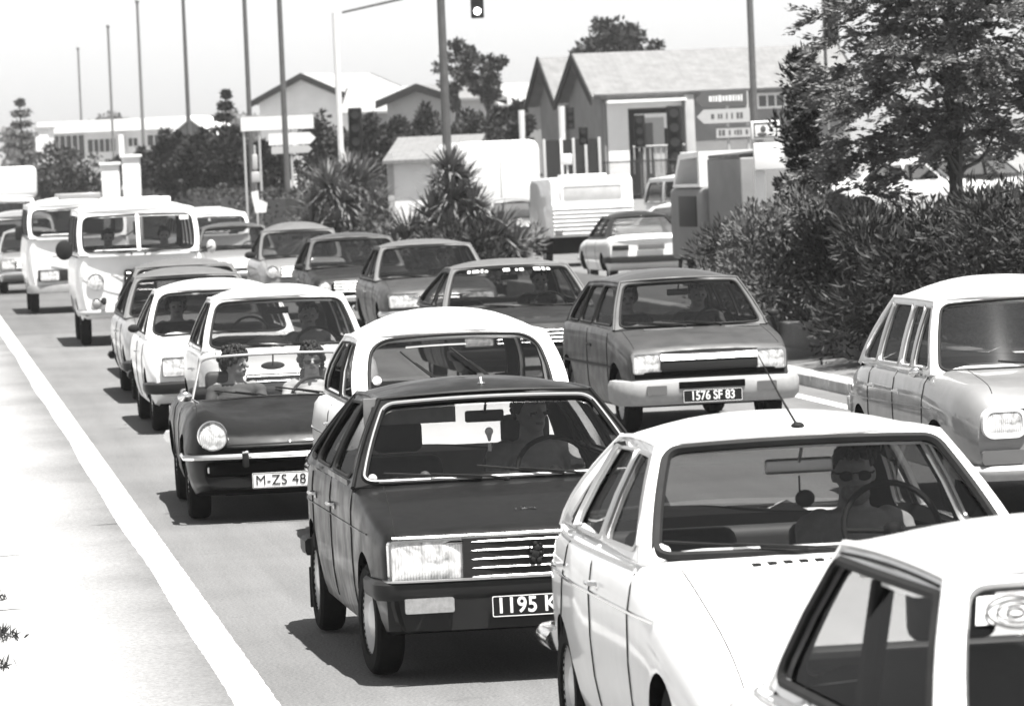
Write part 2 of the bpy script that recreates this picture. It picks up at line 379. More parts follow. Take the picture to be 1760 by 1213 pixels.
# ---------------------------------------------------------------- vegetation
M['leaf'] = mat('foliage', .027, .6, noise=.5, nscale=2.2); M['leaf_dark'] = mat('dark_foliage', .012, .65, noise=.4, nscale=2)
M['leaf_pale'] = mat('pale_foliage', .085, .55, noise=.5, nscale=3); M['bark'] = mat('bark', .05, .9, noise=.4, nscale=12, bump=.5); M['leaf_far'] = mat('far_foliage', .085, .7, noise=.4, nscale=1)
M['leaf_feather'] = mat('feathery_foliage', .13, .55, noise=.45, nscale=2.5); M['blade'] = mat('yucca_blade', .13, .45, noise=.4, nscale=6); M['hedge'] = mat('hedge_leaf', .032, .6, noise=.35, nscale=5)
for k in ('leaf', 'leaf_dark', 'leaf_feather', 'leaf_pale', 'leaf_far', 'blade', 'hedge'):
    M[k].node_tree.nodes['Principled BSDF'].inputs['Specular IOR Level'].default_value = .25
def leafquad(m, p, d, L_, w_, bend=0):
    """one leaf: from p along d, length L_, width w_"""
    d = d.normalized(); s_ = d.cross(Vector((random.gauss(0, 1), random.gauss(0, 1), random.gauss(0, 1)))).normalized()*w_*.5
    if bend: q = p+d*L_*.5; e = q+(d+Vector((0, 0, -bend))).normalized()*L_*.5; m.add([p-s_*.5, p+s_*.5, q+s_, e, q-s_], [(0, 1, 2, 4), (4, 2, 3)])
    else: m.add([p, p+d*L_*.5+s_, p+d*L_, p+d*L_*.5-s_], [(0, 1, 2, 3)])
def rdir(up=0): v = Vector((random.gauss(0, 1), random.gauss(0, 1), random.gauss(0, 1)+up)); return v.normalized()
def clump(m, c, r, n, L_, w_, up=0, bend=0, flat=1):
    c = Vector(c)
    for _ in range(n):
        d = rdir(); rr = r*random.random()**.45; p = c+Vector((d.x*rr, d.y*rr, d.z*rr*flat)); leafquad(m, p, (d*.7+rdir(up)*.6), L_*random.uniform(.6, 1.3), w_, bend)
def limb(m, a, b, r0, r1, n=5, wob=.06):
    a, b = Vector(a), Vector(b); L_ = (b-a).length; pts = [a.lerp(b, i/n)+(rdir()*wob*L_ if 0 < i < n else Vector()) for i in range(n+1)]; m.tube(pts, [lerp(r0, r1, i/n) for i in range(n+1)], 7); return pts
def plant(name, label, cat, loc, crown, trunk, cm, tm='bark', group=None, cn='crown'):
    r = empty(name, loc); tagk(r, label, cat, group)
    crown.build(cn, M[cm], r, smooth=0, fixn=False)
    if trunk: trunk.build('trunk', M[tm], r)
    return r
def broad_tree(name, label, loc, H, R, trunkH, cm, nclump=60, nleaf=160, leaf=(.12, .07), flat=.8, group=None, up=0, seed=1, bend=0, spread=1, cat='tree', lean=0, tr=.12, cr=.23):
    random.seed(seed); cr_ = MB(); tk_ = MB(); limb(tk_, (0, 0, 0), (lean, 0, trunkH), tr, tr*.75)
    cz = (H+trunkH)/2; rz = (H-trunkH)/2*1.05
    nclump = int(nclump*1.9); nleaf = int(nleaf*.62)
    for i in range(nclump):
        d = rdir(); rr = random.random()**.4; c = Vector((lean+d.x*R*rr, d.y*R*rr, cz+d.z*rz*rr))
        if i % 4 == 0: limb(tk_, (lean, 0, trunkH*random.uniform(.85, 1)), c, tr*.4, .012, 4)
        clump(cr_, c, R*cr*random.uniform(.7, 1.25), int(nleaf*random.uniform(.6, 1.3)), leaf[0], leaf[1], up, bend, flat)
    return plant(name, label, cat, loc, cr_, tk_, cm, group=group)
def conifer(name, label, loc, H, R, cm='leaf_dark', seed=1, whorls=11, sparse=1.0):
    random.seed(seed); cr_ = MB(); tk_ = MB(); tk_.tube([(0, 0, 0), (0, 0, H*.97)], [.13, .02], 7)
    for k in range(whorls):
        t = k/(whorls-1); z = lerp(H*.16, H*.95, t); rr = R*(1-t)**.8+.12
        for j in range(7):
            a = 2*PI*random.random(); L_ = rr*random.uniform(.6, 1.1); e = Vector((math.cos(a)*L_, math.sin(a)*L_, z+L_*.15)); tk_.tube([(0, 0, z), e], [.025, .006], 4)
            for q in range(int(16*sparse)+2):
                s_ = random.uniform(.25, 1.05); p = Vector((0, 0, z)).lerp(e, s_)+rdir()*.05
                for _ in range(4): leafquad(cr_, p, rdir(-.3), .22, .06)
    return plant(name, label, 'tree', loc, cr_, tk_, cm)
def shrub(name, label, loc, H, R, cm, n=14, nleaf=150, leaf=(.13, .035), seed=1, up=.6, group=None, flat=1, ry=None, cat='bush', bend=0):
    random.seed(seed); cr_ = MB(); tk_ = MB(); ry = ry or R
    for i in range(n):
        a = random.uniform(0, 2*PI); rr = random.random()**.6; zz = random.uniform(.12, .88)*H; s_ = (1-.35*(zz/H)**2); c = Vector((math.cos(a)*R*rr*s_, math.sin(a)*ry*rr*s_, zz))
        tk_.tube([(c.x*.2, c.y*.2, 0), (c.x*.6, c.y*.6, zz*.6), c], [.02, .014, .006], 4); clump(cr_, c, min(R, H)*.36, int(nleaf*random.uniform(.7, 1.3)), leaf[0], leaf[1], up, bend, flat)
    return plant(name, label, cat, loc, cr_, tk_, cm, group=group, cn='foliage')
def yucca(name, label, loc, heads, blades=150, L_=.75, seed=1):
    random.seed(seed); cr_ = MB(); tk_ = MB()
    for (x, y, z, s_) in heads:
        tk_.tube([(x*.3, y*.3, 0), (x*.7, y*.7, z*.6), (x, y, z)], [.09, .08, .07], 7)
        for _ in range(int(blades*s_)):
            d = rdir(.55).normalized(); l = L_*s_*random.uniform(.7, 1.15); p = Vector((x, y, z))+d*.05; sd_ = d.cross(Vector((0, 0, 1))).normalized()*.024*random.uniform(.8, 1.3); pts = []
            for k in range(4):
                t = k/3; q = p+d*l*t+Vector((0, 0, -.22*l*t*t*random.uniform(.5, 1.4))); w_ = (1, 1.1, .7, .05)[k]; pts += [q-sd_*w_, q+sd_*w_]
            cr_.add(pts, [(0, 1, 3, 2), (2, 3, 5, 4), (4, 5, 7, 6)])
        clump(cr_, (x, y, z-.25), .3, int(60*s_), .4, .03, -1.2)
    return plant(name, label, 'yucca', loc, cr_, tk_, 'blade', cn='blades')
def at(px, D, z=0, py=240):
    """ground point at depth D for a thing surveyed at photo column px, row py (a fixed real place)"""
    return Vector((((px-880)*.999+(606.5-py)*.0429)/F_PX*D, D, z))
def zat(px, py, D): return CAM_H+((277-.043*(px-880))-py)*D/F_PX
# feathery tree on the median
random.seed(5)
cr_ = MB(); tk_ = MB(); limb(tk_, (0, 0, 0), (-.03, 0, 2.6), .10, .075, 6, .01); limb(tk_, (-.03, 0, 2.6), (.1, 0, 5.2), .075, .02, 6, .03)
for i in range(330):
    a = random.uniform(0, 2*PI); zz = random.uniform(2.35, 5.4); full = 2.0*(1-max(0, (zz-4.2)/2.2)**1.5)*(1 if zz > 2.9 else .85); rr = full*random.random()**.55
    c = Vector((math.cos(a)*rr*.75, math.sin(a)*rr, zz))
    if math.cos(a) < 0: c.x = math.cos(a)*rr*(.74 if 2.8 < zz < 4.0 else .5)
    if i % 4 == 0: limb(tk_, (0, 0, max(2.1, zz-.45)), c, .03, .008, 5, .05)
    if i > 308: c = Vector((random.uniform(-1.75, -.75), random.uniform(-.6, .6), random.uniform(1.5, 2.6)))
    out = Vector((math.cos(a), math.sin(a), .05))
    for _ in range(6):      # flat drooping sprays
        d = (out*.9+rdir()*.7); d.z *= .45; d.normalize(); L_ = random.uniform(.25, .6); e = c+d*L_; sd_ = d.cross(Vector((0, 0, 1))).normalized()
        tk_.tube([c, e+Vector((0, 0, -.05))], [.005, .003], 3)
        for q in range(46):
            t = random.random(); s_ = random.uniform(-1, 1)*.13*(1.15-t); p = c.lerp(e, t)+sd_*s_+Vector((0, 0, -.10*t*t-.04*abs(s_)+random.gauss(0, .018))); leafquad(cr_, p, (d*.8+sd_*(1 if s_ > 0 else -1)*.7+rdir(-.3)*.35), .085, .026)
ft_ = plant('feathery_tree', 'wide feathery tree with drooping sprays and slim dark trunk on the right', 'tree', at(1648, 54, 0, 300), cr_, tk_, 'leaf_feather')
# cypress
random.seed(9); cr_ = MB(); tk_ = MB(); tk_.tube([(0, 0, 0), (0, 0, 3.2)], [.07, .02], 7)
for i in range(60): zz = lerp(.3, 3.4, i/59); clump(cr_, (random.gauss(0, .09), random.gauss(0, .09), zz), random.uniform(.16, .30)*(1-(zz/4.0)**3)+.04, 110, .11, .035, 1.5)
plant('cypress', 'narrow black-green cypress left of the feathery tree', 'tree', at(1386, 59.5, .2, 300), cr_, tk_, 'leaf_dark')
# oleander bushes along the median behind the low wall
specs = [(1300, 61, 1.25, .8, 'leaf'), (1345, 57, 1.65, .9, 'leaf_pale'), (1400, 58.5, 1.5, .9, 'leaf_dark'), (1450, 54, 1.35, .9, 'leaf'), (1520, 53, 1.45, 1.0, 'leaf_dark'), (1590, 51, 1.45, .95, 'leaf'), (1660, 50, 1.6, 1.0, 'leaf_dark'), (1735, 49, 1.75, 1.0, 'leaf'), (1800, 48, 1.7, 1.0, 'leaf')]
wh = ['leftmost low bush above the concrete wall, under the grey lorry', 'pale tufted bush standing before the cypress foot', 'dark bush right behind the pale tufted one', 'low bush under the left edge of the feathery tree', 'dark bush in front of the white far cars', 'bush just left of the feathery tree trunk', 'dark bush at the foot of the feathery tree trunk', 'tall bush above the roof of the white-roofed grey car', 'rightmost bush, cut by the frame edge']
for i, ((px, D, H, R, cm), l) in enumerate(zip(specs, wh)): shrub('oleander_bush', l, at(px, D, .28, 430), H, R, cm, n=26, nleaf=(230, 330, 200, 280, 300, 210, 320, 240, 230)[i], leaf=((.13, .026), (.10, .03), (.15, .024), (.09, .04), (.11, .03), (.16, .026), (.10, .036), (.14, .024), (.12, .03))[i], seed=20+i, up=1.0, group='oleander bushes on the median', ry=R*1.1)
# yuccas
yucca('yucca', 'spiky yucca clump standing before the white traffic signal pole', at(592, 113, .3, 350), [(-.35, -.3, 1.7, 1.0), (.35, .2, 1.75, 1.0), (0, -.5, 1.35, 1.0), (-.65, -.1, 1.15, .95), (.7, -.1, 1.2, .95), (.1, .3, 1.95, .8), (-.2, -.6, .8, 1), (.5, -.5, .75, 1), (-.75, -.3, .6, 1), (.85, -.2, .6, 1)], 210, .98, 3)
yucca('yucca', 'taller pointed yucca clump growing round the dark lamp pole', at(775, 91.5, .3, 350), [(0, -.1, 2.0, .85), (.05, -.3, 1.5, 1.0), (-.35, -.3, 1.15, .95), (.38, -.3, 1.2, .95), (-.1, -.5, .8, 1), (.2, .2, 1.75, .8), (-.8, -.3, .75, 1), (.85, -.2, .75, 1), (-1.1, -.1, .5, .9), (1.15, -.1, .45, .9)], 210, .85, 4)
for i, (px, D, H, R, l) in enumerate([(675, 93, 1.1, .6, 'grey-green bush left of the taller yucca'), (862, 93, 1.05, .7, 'grey-green bush right of the taller yucca'), (815, 84, 1.0, .6, 'low bush in front of the taller yucca'), (735, 86, 1.1, .6, 'low bush below the taller yucca on its left'), (655, 104, 1.2, .7, 'low bush between the two yuccas')]):
    shrub('median_bush', l, at(px, D, .28), H, R, 'leaf_pale' if i in (0, 1) else 'leaf', n=20, nleaf=170, leaf=(.17, .035), seed=40+i, up=1.0, group='low bushes round the yuccas')
# clipped hedge following the median and curving left
random.seed(6); m = MB(); hp = []
for i in range(60):
    d = 128+i*1.75; hp.append(RP(9.0, d)+Vector((-.0022*max(0, d-175)**2, 0, 0)))
for a, b in zip(hp, hp[1:]):
    for _ in range(330):
        p = a.lerp(b, random.random())+Vector((random.uniform(-.85, .85), random.uniform(-.3, .3), 0)); top = 1.86+.06*math.sin(p.y*.35)+.05*math.sin(p.y*1.3)
        z = top-abs(random.gauss(0, .05)) if random.random() < .5 else random.uniform(.3, top); leafquad(m, Vector((p.x, p.y, z)), rdir(.3), .13, .075)
core = [Vector((p.x, p.y, .85)) for p in hp]; tk_ = MB(); tk_.sweep([(-.65, -.8), (.65, -.8), (.65, .88), (-.65, .88)], core)
hd = tk_.build('hedge', M['hedge']); tagk(hd, 'long clipped hedge between the traffic and the far buildings', 'hedge'); lf = m.build('foliage', M['hedge'], hd, smooth=0, fixn=False)
# background trees
broad_tree('dark_tree', 'dense dark tree rising behind the ridge of the big roof', at(1068, 215), zat(1068, 38, 215), 1.9, 5.0, 'leaf_dark', 46, 260, (.22, .12), seed=31)
broad_tree('open_tree', 'thin open tree with small crown just right of the dark lamp pole', at(790, 185), zat(790, 70, 185), .85, 4.6, 'leaf', 14, 150, (.18, .09), seed=32)
broad_tree('open_tree', 'leaning thin tree, lower crown beside the thinner one, above the far shrubs', at(835, 183), zat(835, 90, 183), .8, 4.6, 'leaf', 16, 170, (.18, .09), seed=33, lean=.2)
for i, (px, D, py, R, cm, l) in enumerate([(560, 165, 195, 1.3, 'leaf', 'rounded tree behind the left yucca'), (650, 168, 198, 1.0, 'leaf_dark', 'dark bushy tree right of the white signal pole'), (700, 170, 200, .9, 'leaf', 'bushy tree before the grey roofs'), (735, 172, 188, .8, 'leaf', 'bushy tree just left of the dark lamp pole'), (825, 165, 180, 1.1, 'leaf', 'bushy tree behind the white lorry, left one'), (875, 167, 178, 1.0, 'leaf_dark', 'dark bushy tree left of the gabled house')]):
    broad_tree('bushy_tree', l, at(px, D), zat(px, py, D), R, .6, cm, 34, 170, (.20, .10), seed=50+i, group='bushy trees before the houses')
for i, (px, D, py, R, th, l) in enumerate([(295, 175, 232, .9, 1.9, 'umbrella-shaped dark tree, left of the small gabled house front'), (345, 172, 232, 1.0, 1.9, 'umbrella-shaped dark tree in front of the small gabled house'), (402, 170, 226, 1.0, 1.9, 'umbrella-shaped dark tree below the pointed conifer'), (455, 160, 250, .8, 1.2, 'dark tree under the white signboards'), (118, 215, 245, 1.6, .7, 'low dark tree before the long white building, left'), (70, 218, 268, 1.0, .4, 'low dark tree near the left edge'), (200, 205, 268, .5, .8, 'small tree before the long white building'), (243, 200, 255, .5, 1.0, 'small round tree right of the white gateposts')]):
    broad_tree('low_tree', l, at(px, D), zat(px, py, D), R, th, 'leaf_dark' if i < 4 else 'leaf', 30, 150, (.20, .11), seed=70+i, tr=.09, group='low trees before the far buildings')
conifer('conifer', 'small pointed conifer with layered branches above the dark trees', at(391, 182), zat(391, 150, 182), 1.1, seed=3)
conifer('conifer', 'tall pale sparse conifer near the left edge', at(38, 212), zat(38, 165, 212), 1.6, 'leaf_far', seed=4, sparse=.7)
random.seed(8); m = MB()
for i in range(9000):
    x = random.uniform(-62, -30); h_ = 16+1.6*math.sin(x*.35)+1.2*math.sin(x*.9+1); p = Vector((x*1.0, 600+random.uniform(-5, 5), random.uniform(2, 1+h_*.5))); leafquad(m, p, rdir(), .9, .6)
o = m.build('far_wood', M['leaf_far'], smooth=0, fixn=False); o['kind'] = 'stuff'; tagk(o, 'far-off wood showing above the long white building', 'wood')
# weeds on the pavement edge
for i, (o_, d, s_) in enumerate([(-1.30, 26.0, .13), (-1.34, 24.4, .10), (-1.26, 28.4, .08)]):
    random.seed(90+i); m = MB(); 
    for _ in range(260): p = Vector((random.gauss(0, s_*.55), random.gauss(0, s_*1.0), 0)); leafquad(m, p, rdir(1.2), random.uniform(.04, s_*.75), .012, .2)
    o = m.build('weed_tuft', M['leaf'], smooth=0, fixn=False); o.location = RP(o_, d, .012); tagk(o, ['largest weed tuft at the left edge of the pavement', 'weed tuft nearest the bottom left corner', 'weed tuft farthest back on the left pavement edge'][i], 'weeds', 'weed tufts on the pavement edge')

# ---------------------------------------------------------------- summer haze
m = MB(); m.box(-1700, 1700, -120, 2400, -1.2, 16); hz_ = m.build('haze', mat('haze_air', .5), smooth=0); hz_['kind'] = 'stuff'
t = hz_.data.materials[0].node_tree; t.nodes.remove(t.nodes['Principled BSDF']); pv = t.nodes.new('ShaderNodeVolumePrincipled'); pv.inputs['Color'].default_value = (.95, .95, .95, 1); pv.inputs['Density'].default_value = .0003; pv.inputs['Anisotropy'].default_value = .3
t.links.new(pv.outputs[0], t.nodes['Material Output'].inputs['Volume'])
# ---------------------------------------------------------------- vehicle generator
# car space: nose at y=0 facing -y, x to the driver's left (right in the picture), z up, ground z=0
DEF = dict(L=3.9, W=1.56, zb=.24, crown=.03, fender=[(0, 0), (1, 0)], nb=.06, rb=.05, frk=0, sharp=0,
           w=[(0, .90), (.12, .96), (.6, 1), (3.2, 1), (3.75, .97), (3.9, .90)],
           top=[(0, .62), (.04, .68), (.12, .72), (1.05, .88), (1.2, .89), (3.0, .90), (3.3, .89), (3.86, .84), (3.9, .78)],
           bot=[(0, .36), (.25, .28), (.5, .24), (3.5, .24), (3.9, .34)],
           wheels=(.70, 3.15), wr=.285, track=1.30, wsb=(1.08, .90), wst=(1.62, 1.33, .56), rwt=(2.75, 1.32, .55), rwb=(3.3, .92),
           bow=.09, arch=.02, rarch=.02, roofc=.07, sf=.93, pill=[(2.15, 2.12, .06)], apil=.05, cpil=(.12, .10), hd=.045, wz=.025,
           paint='grey_paint', roofpaint=None, frame='rubber', wsr=.07, rr=.07, swr=.05, cab=True, int='interior', seatm='seat', bulge=.015,
           seams=None, nsec=0, seats=(1, 1), driver_y=1.22, arch_h=0, gutter='same', rsh=.25)
class Car: pass
def make_car(name, label, cat, loc, yaw, group=None, **kw):
    S = dict(DEF); S.update(kw); c = Car(); c.S = S
    root = empty(name, (loc[0], loc[1], loc[2] if len(loc) > 2 else 0), math.radians(yaw)); tagk(root, label, cat, group); c.root = root
    L, W = S['L'], S['W']; HW = W/2
    fw, ft, fb, ff = pchip(S['w']), pchip(S['top']), pchip(S['bot']), pchip(S['fender'])
    fcr = pchip(S['crown']) if isinstance(S['crown'], list) else (lambda y: S['crown'])
    def sec(y):
        w_ = fw(y)*HW; zt = ft(y); zb = fb(y); fe = ff(y); cr = fcr(y); H = zt-zb
        if S['sharp']:
            p = [(0, zt+cr), (.35*w_, zt+cr*.93), (.65*w_, zt+cr*.6+fe*.4), (.86*w_, zt+cr*.25+fe), (.945*w_, zt+fe*.9), (.972*w_, zt-.012+fe*.6), (.985*w_, zt-.035), (1.0*w_, zt-.15*H-.02), (1.0*w_, zb+.5*H), (.992*w_, zb+.3*H), (.97*w_, zb+.14*H), (.94*w_, zb+.03*H), (.9*w_, zb), (0, zb)]
        else:
            p = [(0, zt+cr), (.3*w_, zt+cr*.93), (.58*w_, zt+cr*.6+fe*.35), (.76*w_, zt+cr*.3+fe*.95), (.86*w_, zt+fe*.95), (.93*w_, zt-.015+fe*.6), (.972*w_, zt-.055), (1.0*w_, zt-.22*H-.03), (1.0*w_, zb+.5*H), (.985*w_, zb+.3*H), (.955*w_, zb+.14*H), (.92*w_, zb+.03*H), (.87*w_, zb), (0, zb)]
        return p
    def warp(x, y, z):
        w_ = max(.1, HW); r = (x/w_)**2
        d = S['nb']*r*max(0, 1-y/.55)**1.5 + S['frk']*max(0, z-.5)*max(0, 1-y/.4) - S['rb']*r*max(0, 1-(L-y)/.45)
        return (x, y+d, z)
    def sx(y, z):
        p = sec(y)[3:-1]
        for a, b in zip(p, p[1:]):
            if (a[1]-z)*(b[1]-z) <= 0 and a[1] != b[1]: return lerp(a[0], b[0], (a[1]-z)/(a[1]-b[1]))
        return p[0][0] if z > p[0][1] else p[-1][0]
    def ztop(y, x=0):
        p = sec(y)
        for a, b in zip(p, p[1:]):
            if a[0] <= abs(x) <= b[0]: return lerp(a[1], b[1], (abs(x)-a[0])/max(1e-6, b[0]-a[0]))
        return ft(y)
    c.sx, c.ztop, c.warp, c.ft, c.fb = sx, ztop, warp, ft, fb
    ys = sorted(set([p[0] for k in ('w', 'top', 'bot') for p in S[k]] + [L*i/34 for i in range(35)])); ys = [y for y in ys if 0 <= y <= L]
    q = [ys[0]]
    for y in ys[1:]:
        if y-q[-1] > .012: q.append(y)
    q[-1] = L; ys = q
    b = MB(); n = 27-1; vs = []
    for y in ys:
        p = sec(y); ring = p+[(-x, z) for x, z in p[-2:0:-1]]
        vs += [warp(x, y, z) for x, z in ring]
    n = len(ring); fs = [(i*n+j, i*n+(j+1) % n, (i+1)*n+(j+1) % n, (i+1)*n+j) for i in range(len(ys)-1) for j in range(n)]
    b.add(vs, fs)
    for e in (0, len(ys)-1):      # end caps as rows of quads between left and right
        for j in range(1, 12): b.f.append((e*n+j, e*n+j+1, e*n+n-j-1, e*n+n-j)); b.m.append(0)
        b.f.append((e*n+12, e*n+13, e*n+14)); b.m.append(0)
        b.f.append((e*n, e*n+1, e*n+n-1)); b.m.append(0)
    P = M[S['paint']]; mats = [P, M['under'], M[S['int']]]
    # the floor of the shell is underbody, not paint
    b.m = [1 if all((b.v[i][2] < fb(min(L, max(0, b.v[i][1])))+.004) for i in f) else k for f, k in zip(b.f, b.m)]
    body = b.build('body', mats, None, smooth=0)
    cutters = []
    for wy in S['wheels']:
        for sgn in (-1, 1):
            m = MB(); m.k = 1; R = S['wr']+.055; hz = S['wr']+S['arch_h']; pr = []
            for i in range(20):
                a = PI*i/19; pr.append((wy+R*math.cos(a), hz+R*math.sin(a)*(1.0)))
            pr += [(wy-R*1.02, -.2), (wy+R*1.02, -.2)]
            x0, x1 = sorted((sgn*(HW-.30), sgn*(HW+.2))); m.prism(pr, x0, x1, 'yz'); cutters.append(tmpobj(m.mesh('c', mats, 0)))
    if S['cab']:
        y0, y1 = max(S['wsb'][0]+.03, .19), min(S['rwb'][0]-.05, L-.12); hw0 = S['sf']*HW*fw(y0)-.055
        hm = S['sf']*HW-.05; ym = (y0+y1)/2
        m = MB(); m.k = 2; m.prism([(-hw0, y0), (hw0, y0), (hm, y0+.4), (hm, ym), (hm, y1-.3), (hw0-.04, y1), (-hw0+.04, y1), (-hm, y1-.3), (-hm, y0+.4), (-hw0, y0)][:9], .34, 1.6, 'xy')
        cutters.append(tmpobj(m.mesh('c', mats, 0)))
    cut(body, cutters); body.parent = root
    for p in body.data.polygons:      # wheel arches are underbody, the cabin tub is trim
        c0, n0 = p.center, p.normal; k = p.material_index
        for wy in S['wheels']:
            R = S['wr']+.055; hz = S['wr']+S['arch_h']; dd = math.hypot(c0.y-wy, c0.z-hz)
            if abs(c0.x) > HW-.32 and dd < R+.01 and ((abs(abs(c0.x)-(HW-.30)) < .01 and abs(n0.x) > .9) or (abs(n0.x) < .3 and (dd > R-.03 or c0.z < hz) and abs(c0.x) < HW+.01 and n0.y*(c0.y-wy)+n0.z*(c0.z-hz) < .02)): k = 1
        if S['cab'] and y0-.02 < c0.y < y1+.02 and abs(c0.x) < hm+.015 and c0.z > .33:
            if (abs(c0.z-.34) < .01 and n0.z > .9) or (abs(n0.z) < .2 and n0.x*c0.x < .02 and n0.y*(ym-c0.y) > -.02): k = 2
        p.material_index = k
    smooth_me(body.data, 38)
    c.body = body
    # ---- greenhouse
    if S.get('green', True):
        (ya, za), (yt, zt_, hwt), (yr, zr, hwr), (yb, zb_) = S['wsb'], S['wst'], S['rwt'], S['rwb']
        arch_s = S.get('sarch', .012)
        def zroof(y):
            t = min(1, max(0, (y-yt)/(yr-yt))); return lerp(zt_, zr, t)+arch_s*4*t*(1-t)
        def zbelt(y): t = min(1, max(0, (y-ya)/(yb-ya))); return lerp(za, zb_, t) if not S.get('fbelt') else S['fbelt'](y)
        def xs(y, z):
            lo = S['sf']*fw(min(max(y, ya), yb))*HW; t = min(1, max(0, (y-yt)/(yr-yt))); hi = lerp(hwt, hwr, t)
            f = (z-zbelt(y))/(zroof(y)-zbelt(y)); f = min(1, max(-.2, f)); return lerp(lo, hi, f)+S['bulge']*math.sin(PI*max(0, f))
        NA = 8
        def Pw(u, v):   # windscreen patch, u -1..1, v 0..1
            y = lerp(ya, yt, v); z = lerp(za, zt_, v); x = u*xs(y, z)
            return Vector((x, y-S['bow']*(1-u*u)*(1-.45*v), z+S['arch']*(1-u*u)*v-.012*(1-v)))
        def Pr(u, v):
            y = lerp(yb, yr, v); z = lerp(zb_, zr, v); x = u*xs(y, z)
            return Vector((x, y+S.get('rbow', .06)*(1-u*u)*(1-.4*v), z+S['rarch']*(1-u*u)*v-.012*(1-v)))
        def Proof(u, v):
            y = lerp(yt, yr, v); ze = zroof(y); x = u*xs(y, ze); cr = S['roofc']; e = .5
            ed = lerp(S['arch'], S['rarch'], v)*(1-u*u)
            g = (1-abs(u)**2.6)*(1-abs(2*v-1)**3.2)
            yy = y - S['bow']*(1-u*u)*.55*(1-v)**3 + S.get('rbow', .06)*(1-u*u)*.6*v**3
            return Vector((x, yy, ze+ed+cr*g))
        c.xs, c.Pw, c.Pr, c.Proof, c.zroof, c.zbelt = xs, Pw, Pr, Proof, zroof, zbelt
        g = MB(); NU = 14
        def panel(Pf, hole, nu=NU, nv=NA):
            out = [(-1+2*i/nu, 0) for i in range(nu)]+[(1, j/nv) for j in range(nv)]+[(1-2*i/nu, 1) for i in range(nu)]+[(-1, 1-j/nv) for j in range(nv)]
            lo = [[Vector((a, b_, 0)) for a, b_ in out], [Vector((a, b_, 0)) for a, b_ in hole]]
            tri = tessellate_polygon(lo); fl = out+list(hole); g.add([Pf(a, b_) for a, b_ in fl], [tuple(t) for t in tri])
        def uvhole(Pf, side, tp, bt, r):
            wd = (Pf(1, .5)-Pf(-1, .5)).length; ht = (Pf(0, 1)-Pf(0, 0)).length
            pts = round_poly([(-wd/2+side, bt), (wd/2-side, bt), (wd/2-side, ht-tp), (-wd/2+side, ht-tp)], r, 6, sub=.09)
            return [(a/(wd/2), b_/ht) for a, b_ in pts]
        hw_ = uvhole(Pw, S['apil'], S.get('wtop', .05), S.get('wbot', .035), S['wsr']); panel(Pw, hw_)
        hr_ = uvhole(Pr, S.get('rpil', .09), .06, .05, S['rr']); panel(Pr, hr_)
        g.grid(lambda u, v: Proof(2*u-1, v), NU, 14)
        # side panels with window holes, in (y,z)
        holes = []; pl = S['pill']; hd = S['hd']
        def Ay(z): return lerp(ya, yt, min(1.2, max(-.2, (z-za)/(zt_-za))))
        def Cy(z): return lerp(yb, yr, min(1.2, max(-.2, (z-zb_)/(zr-zb_))))
        edges = [('A', S.get('aoff', .055))]+[('P',)+tuple(p) for p in pl]+[('C',)]
        for i in range(len(edges)-1):
            e0, e1 = edges[i], edges[i+1]; q = []
            zz0 = lambda y: zbelt(y)+S['wz']; zz1 = lambda y: zroof(y)-hd
            if e0[0] == 'A': a_b, a_t = Ay(zz0(ya))+e0[1], Ay(zt_-hd)+e0[1]
            else: a_b, a_t = e0[1]+e0[3]/2, e0[2]+e0[3]/2
            if e1[0] == 'C': b_b, b_t = Cy(zb_+S['wz'])-S['cpil'][0], Cy(zr-hd)-S['cpil'][1]
            else: b_b, b_t = e1[1]-e1[3]/2, e1[2]-e1[3]/2
            holes.append(round_poly([(a_b, zz0(a_b)), (b_b, zz0(b_b)), (b_t, zz1(b_t)), (a_t, zz1(a_t))], S['swr'], 4, sub=.15))
        nb_ = 12
        out = [(lerp(ya, yb, i/nb_), zbelt(lerp(ya, yb, i/nb_))-.012) for i in range(nb_)]+[(lerp(yb, yr, j/NA), lerp(zb_, zr, j/NA)) for j in range(NA)]+[(lerp(yr, yt, i/14), zroof(lerp(yr, yt, i/14))) for i in range(14)]+[(lerp(yt, ya, j/NA), lerp(zt_, za, j/NA)) for j in range(NA)]
        loops = [[Vector((a, b_, 0)) for a, b_ in out]]+[[Vector((a, b_, 0)) for a, b_ in h] for h in holes]
        tri = tessellate_polygon(loops); fl = out+[p for h in holes for p in h]
        for sg in (1, -1): g.add([(sg*xs(a, b_), a, b_) for a, b_ in fl], [tuple(t) for t in tri])
        rp = M[S['roofpaint'] or S['paint']]
        me = g.mesh('roof', [rp, M[S['int']]], smooth=0, weld=.0015)
        up = [p for p in me.polygons if abs(p.center.x) < .2 and p.center.z > max(zt_, zr)]
        if up and sum(p.normal.z for p in up) < 0: me.flip_normals()
        shell = bpy.data.objects.new('roof', me); col.objects.link(shell); shell.parent = root
        md = shell.modifiers.new('s', 'SOLIDIFY'); md.thickness = .028; md.offset = -1; md.material_offset = 1; md.material_offset_rim = 0
        bake(shell); smooth_me(shell.data, 30); c.shell = shell
        # gutters round roof and soft corners on pillars
        for sg in (1, -1):
            gm = MB()
            gm.tube([(sg*(xs(lerp(yt, yr, i/12), zroof(lerp(yt, yr, i/12)))+.004), lerp(yt, yr, i/12), zroof(lerp(yt, yr, i/12))-.004) for i in range(13)], .013, 6)
            gm.tube([Pw(sg, v/6)+Vector((sg*.0, 0, 0)) for v in range(7)], .012, 6)
            gm.tube([Pr(sg, v/6) for v in range(7)], .012, 6)
            if sg < 0: gm.tube([Pw(-1+i/7, 1) for i in range(15)], .010, 6)
            gm.build('roof_gutter', rp if S['gutter'] == 'same' else M[S['gutter']], root)
